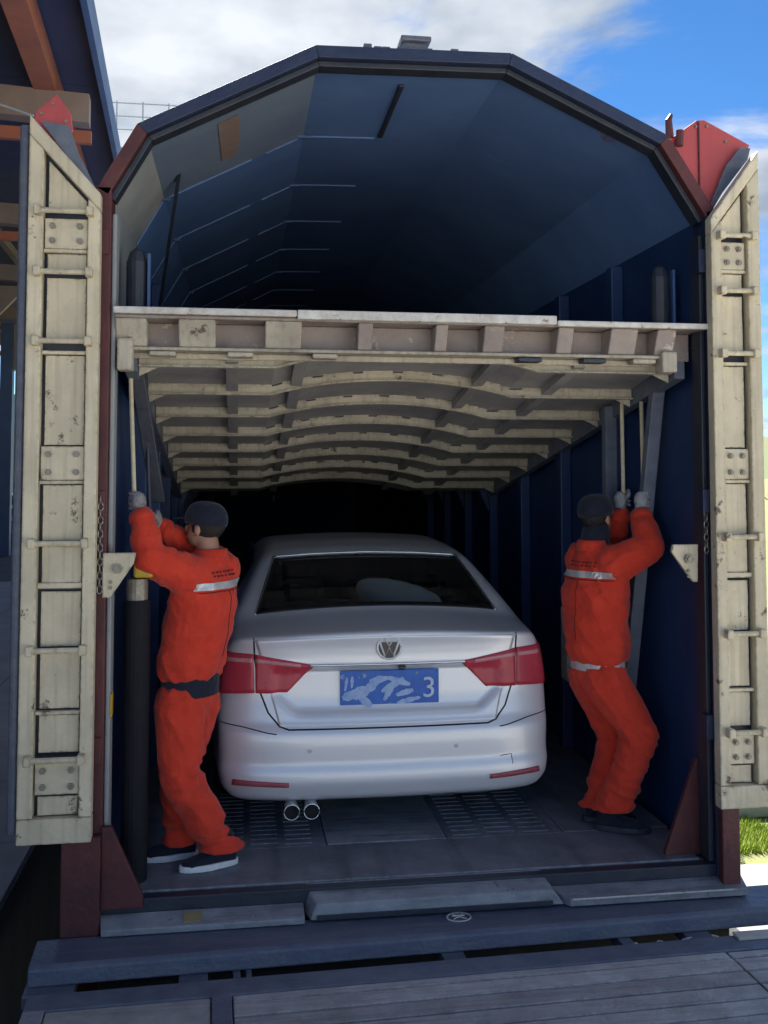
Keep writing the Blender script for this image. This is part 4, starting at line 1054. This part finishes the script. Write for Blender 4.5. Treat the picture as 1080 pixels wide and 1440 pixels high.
# poles hanging from the deck
def pole(name, p0, p1, label):
    t = obj(name, tube(BM(), [p0, Vector(p0).lerp(Vector(p1), .5), p1], .011, 10), 'navydark' if 'dark' in label else 'pole', None, smooth=False)
    return tag(t, label, 'pole', 'deck lifting poles')
pole('lifting_pole', (-1.39, .30, 2.42), (-1.356, .284, 1.66), 'cream lifting pole in the near hand of the worker by the tail lamp')
pole('lifting_pole', (-1.33, .44, 2.40), (-1.294, .414, 1.60), 'dark steel lifting pole gripped by the far hand of the worker by the tail lamp')  # pole lost in the gloom; shade is put into its colour
pole('lifting_pole', (1.365, .64, 2.37), (1.344, .572, 1.64), 'pale lifting pole in the near hand of the worker with bent knees')
pole('lifting_pole', (1.31, .79, 2.35), (1.301, .753, 1.64), 'pale lifting pole in the far hand of the worker with bent knees')

# ================================================================ PLATFORM CANOPY on the left
can = thing('platform_canopy', (-5, 10, -.2), 'dark platform canopy on steel columns with orange beams', 'canopy')
D = Vector((-.057, .998, 0)); S = Vector((-.998, -.057, 0))
A0 = Vector((-2.05, 0, 6.3))             # eaves line, runs back along D
def cbox(name, s0, s1, d0, d1, z0, z1, material, slope=0.0, bevel=0):
    pts = []
    for z in (z0, z1):
        for s, d in ((s0, d0), (s1, d0), (s1, d1), (s0, d1)):
            p = A0+S*s+D*d; pts.append((p.x, p.y, z+slope*s))
    return obj(name, hexa(BM(), pts), material, can, bevel=bevel)
for k in range(8):
    cbox('roof_sheet', 0, 11, -8+k*5+.005, -3+k*5-.005, 6.34, 6.40, 'canopy', .05)
cbox('fascia', -.06, 0, -8, 32, 6.10, 6.44, 'fascia')
cbox('eaves_purlin', .45, .68, -8, 32, 6.05, 6.33, 'canopybeam')
for s in (2.4, 4.6, 6.8): cbox('purlin', s, s+.12, -8, 32, 6.16+.05*s, 6.33+.05*s, 'canopytan')
for d in (-3.5, 1.5, 6.4, 11.5, 16.5, 22, 28):
    cbox('rafter', .1, 10.5, d, d+.22, 5.72, 6.04, 'canopytan', .04)
    cbox('tie_beam', .1, 6.5, d+.32, d+.40, 5.60, 5.74, 'canopybeam')
    col = cbox('column', 3.3, 3.6, d, d+.3, -.19, 5.72, 'fascia')
    pts = [A0+S*2.2+D*(d+.1), A0+S*3.3+D*(d+.1), A0+S*3.3+D*(d+.1)]
    obj('brace', prism(BM(), [(pts[0].x, pts[0].y, 5.72), (pts[1].x, pts[1].y, 5.72), (pts[1].x, pts[1].y, 4.5)], (0, .12, 0)), 'canopytan', can)
tag(obj('overhead_wire', tube(BM(), [(-6.5, 6.2, 6.9), (-4.4, 6.0, 6.05), (-3.0, 5.9, 5.60)], .012, 6), 'railw'), 'thin pale wire slung under the platform canopy', 'wire')
# storage racks and back wall of the platform shed
wall = thing('shed_wall', (-13, 15, -.2), 'dark corrugated back wall beyond the platform', 'wall')
for k in range(24):
    B('wall_sheet', (-13.2, -13.05, -6+k*4+.005, -2+k*4-.005, -.19, 6.2), 'fascia', wall)
car2 = thing('car', (-7.55, 26, -.19), 'dark sedan parked on the platform under the canopy', 'car')
build_car((-7.55, 26, -.19), 'darkpaint', car2, windows=False)

# ================================================================ BEHIND AND RIGHT
gan = thing('gantry_walkway', (-4, 26, -1.3), 'grey steel gantry walkway with railing above the wagon roof', 'gantry')
B('walk_deck', (-9, 3, 25, 26.2, 11.35, 11.5), 'railw', gan)
for x in (-8.5, 2.5): B('gantry_leg', (x-.2, x+.2, 25.3, 25.9, -1.29, 11.34), 'railw', gan)
for z in (12.0, 12.4, 12.8): B('rail_bar', (-9, 3, 25.02, 25.06, z, z+.035), 'railw', gan, bevel=0)
for i in range(17): B('rail_post', (-9+.75*i-.02, -9+.75*i+.02, 24.98, 25.015, 11.5, 12.86), 'railw', gan, bevel=0)
B('signal_box', (-1.55, -1.1, 25.1, 25.5, 11.5, 13.1), 'railw', gan)

# concrete edging, gravel and grass by the right-hand track
kerb = thing('concrete_kerb', (3, 3, -1.3), 'pale concrete edging slabs beside the grass verge', 'kerb')
for k in range(9):
    B('kerb_slab', (2.55+k*.9+.006, 3.45+k*.9-.006, 1.6, 3.0, -1.29, -1.23+random.uniform(-.01, .01)), 'concrete', kerb, bevel=.01)
tag(obj('timber', box(BM(), 3.4, 6.5, 4.15, 4.35, -1.29, -1.16), 'concrete', bevel=.015), 'pale squared timber lying across the grass verge', 'timber')
bm = BM()
rs = random.Random(5)
for k in range(900):
    x, y_ = rs.uniform(2.45, 7), rs.uniform(4.5, 9.5)
    if k < 60: x, y_ = rs.uniform(2.6, 3.2), rs.uniform(3.1, 4.2)
    r = rs.uniform(.03, .085)
    n0 = len(bm.verts); ball(bm, (x, y_, -1.29+r*.4), r, (1, rs.uniform(.6, 1), rs.uniform(.5, .8)), sub=1)
    bm.verts.ensure_lookup_table()
    for v in bm.verts[n0:]: v.co += Vector([.3*r*noise.noise(v.co*25+Vector((q*9, 0, 0))) for q in range(3)])
tag(obj('gravel', bm, 'stone'), 'loose grey gravel along the verge', 'gravel', kind='stuff')
bm = BM()
for k in range(26000):
    x, y_ = rs.uniform(2.6, 6.2), rs.uniform(3.02, 4.15)
    if noise.noise((x*1.6, y_*1.6, 1)) < -.25: continue
    h = rs.uniform(.03, .11)*(1+.6*noise.noise((x*2, y_*2, 7))); a = rs.uniform(0, 6.28); l_ = Vector((math.cos(a), math.sin(a), 0)); q = Vector((-l_.y, l_.x, 0))*.005
    p = Vector((x, y_, -1.3)); t = p+l_*h*.5+Vector((0, 0, h))
    v = [bm.verts.new(c_) for c_ in (p-q, p+q, t)]; bm.faces.new(v)
tag(obj('grass', bm, 'blade'), 'short bright green grass on the verge', 'grass', kind='stuff')
# bushes and trees far behind on the right
def shrub(x, y_, r, h, label):
    t = thing('bush', (x, y_, -1.3), label, 'bush', 'bushes along the far verge')
    tk = BM()
    for i in range(5):
        a = 1.3*i; tube(tk, [(x, y_, -1.32), (x+.2*r*math.cos(a), y_+.2*r*math.sin(a), -1.3+h*.4), (x+.6*r*math.cos(a), y_+.6*r*math.sin(a), -1.3+h*.75)], [.05, .035, .012], 6)
    obj('stem', tk, 'canopytan', t)
    lb = BM(); rr = random.Random(int(x*10))
    for k in range(1800):
        u = Vector((rr.gauss(0, 1), rr.gauss(0, 1), rr.gauss(0, 1))).normalized()*(rr.random()**.4)
        if noise.noise(u*2.2+Vector((x, 0, 0))) < -.18: continue
        p = Vector((x+u.x*r, y_+u.y*r, -1.3+h*.55+u.z*h*.5)); a = Vector((rr.gauss(0, 1), rr.gauss(0, 1), rr.gauss(0, 1))).normalized(); b = a.orthogonal().normalized(); s = .09*rr.uniform(.6, 1.4)
        v = [lb.verts.new(c_) for c_ in (p-a*s, p+b*s*.5, p+a*s, p-b*s*.5)]; lb.faces.new(v)
    obj('foliage', lb, 'grass', t)
shrub(16.5, 23, 1.6, 3.0, 'rounded green bush on the verge beyond the right door')
shrub(21.5, 31, 2.2, 3.6, 'taller green bush beyond the first one')
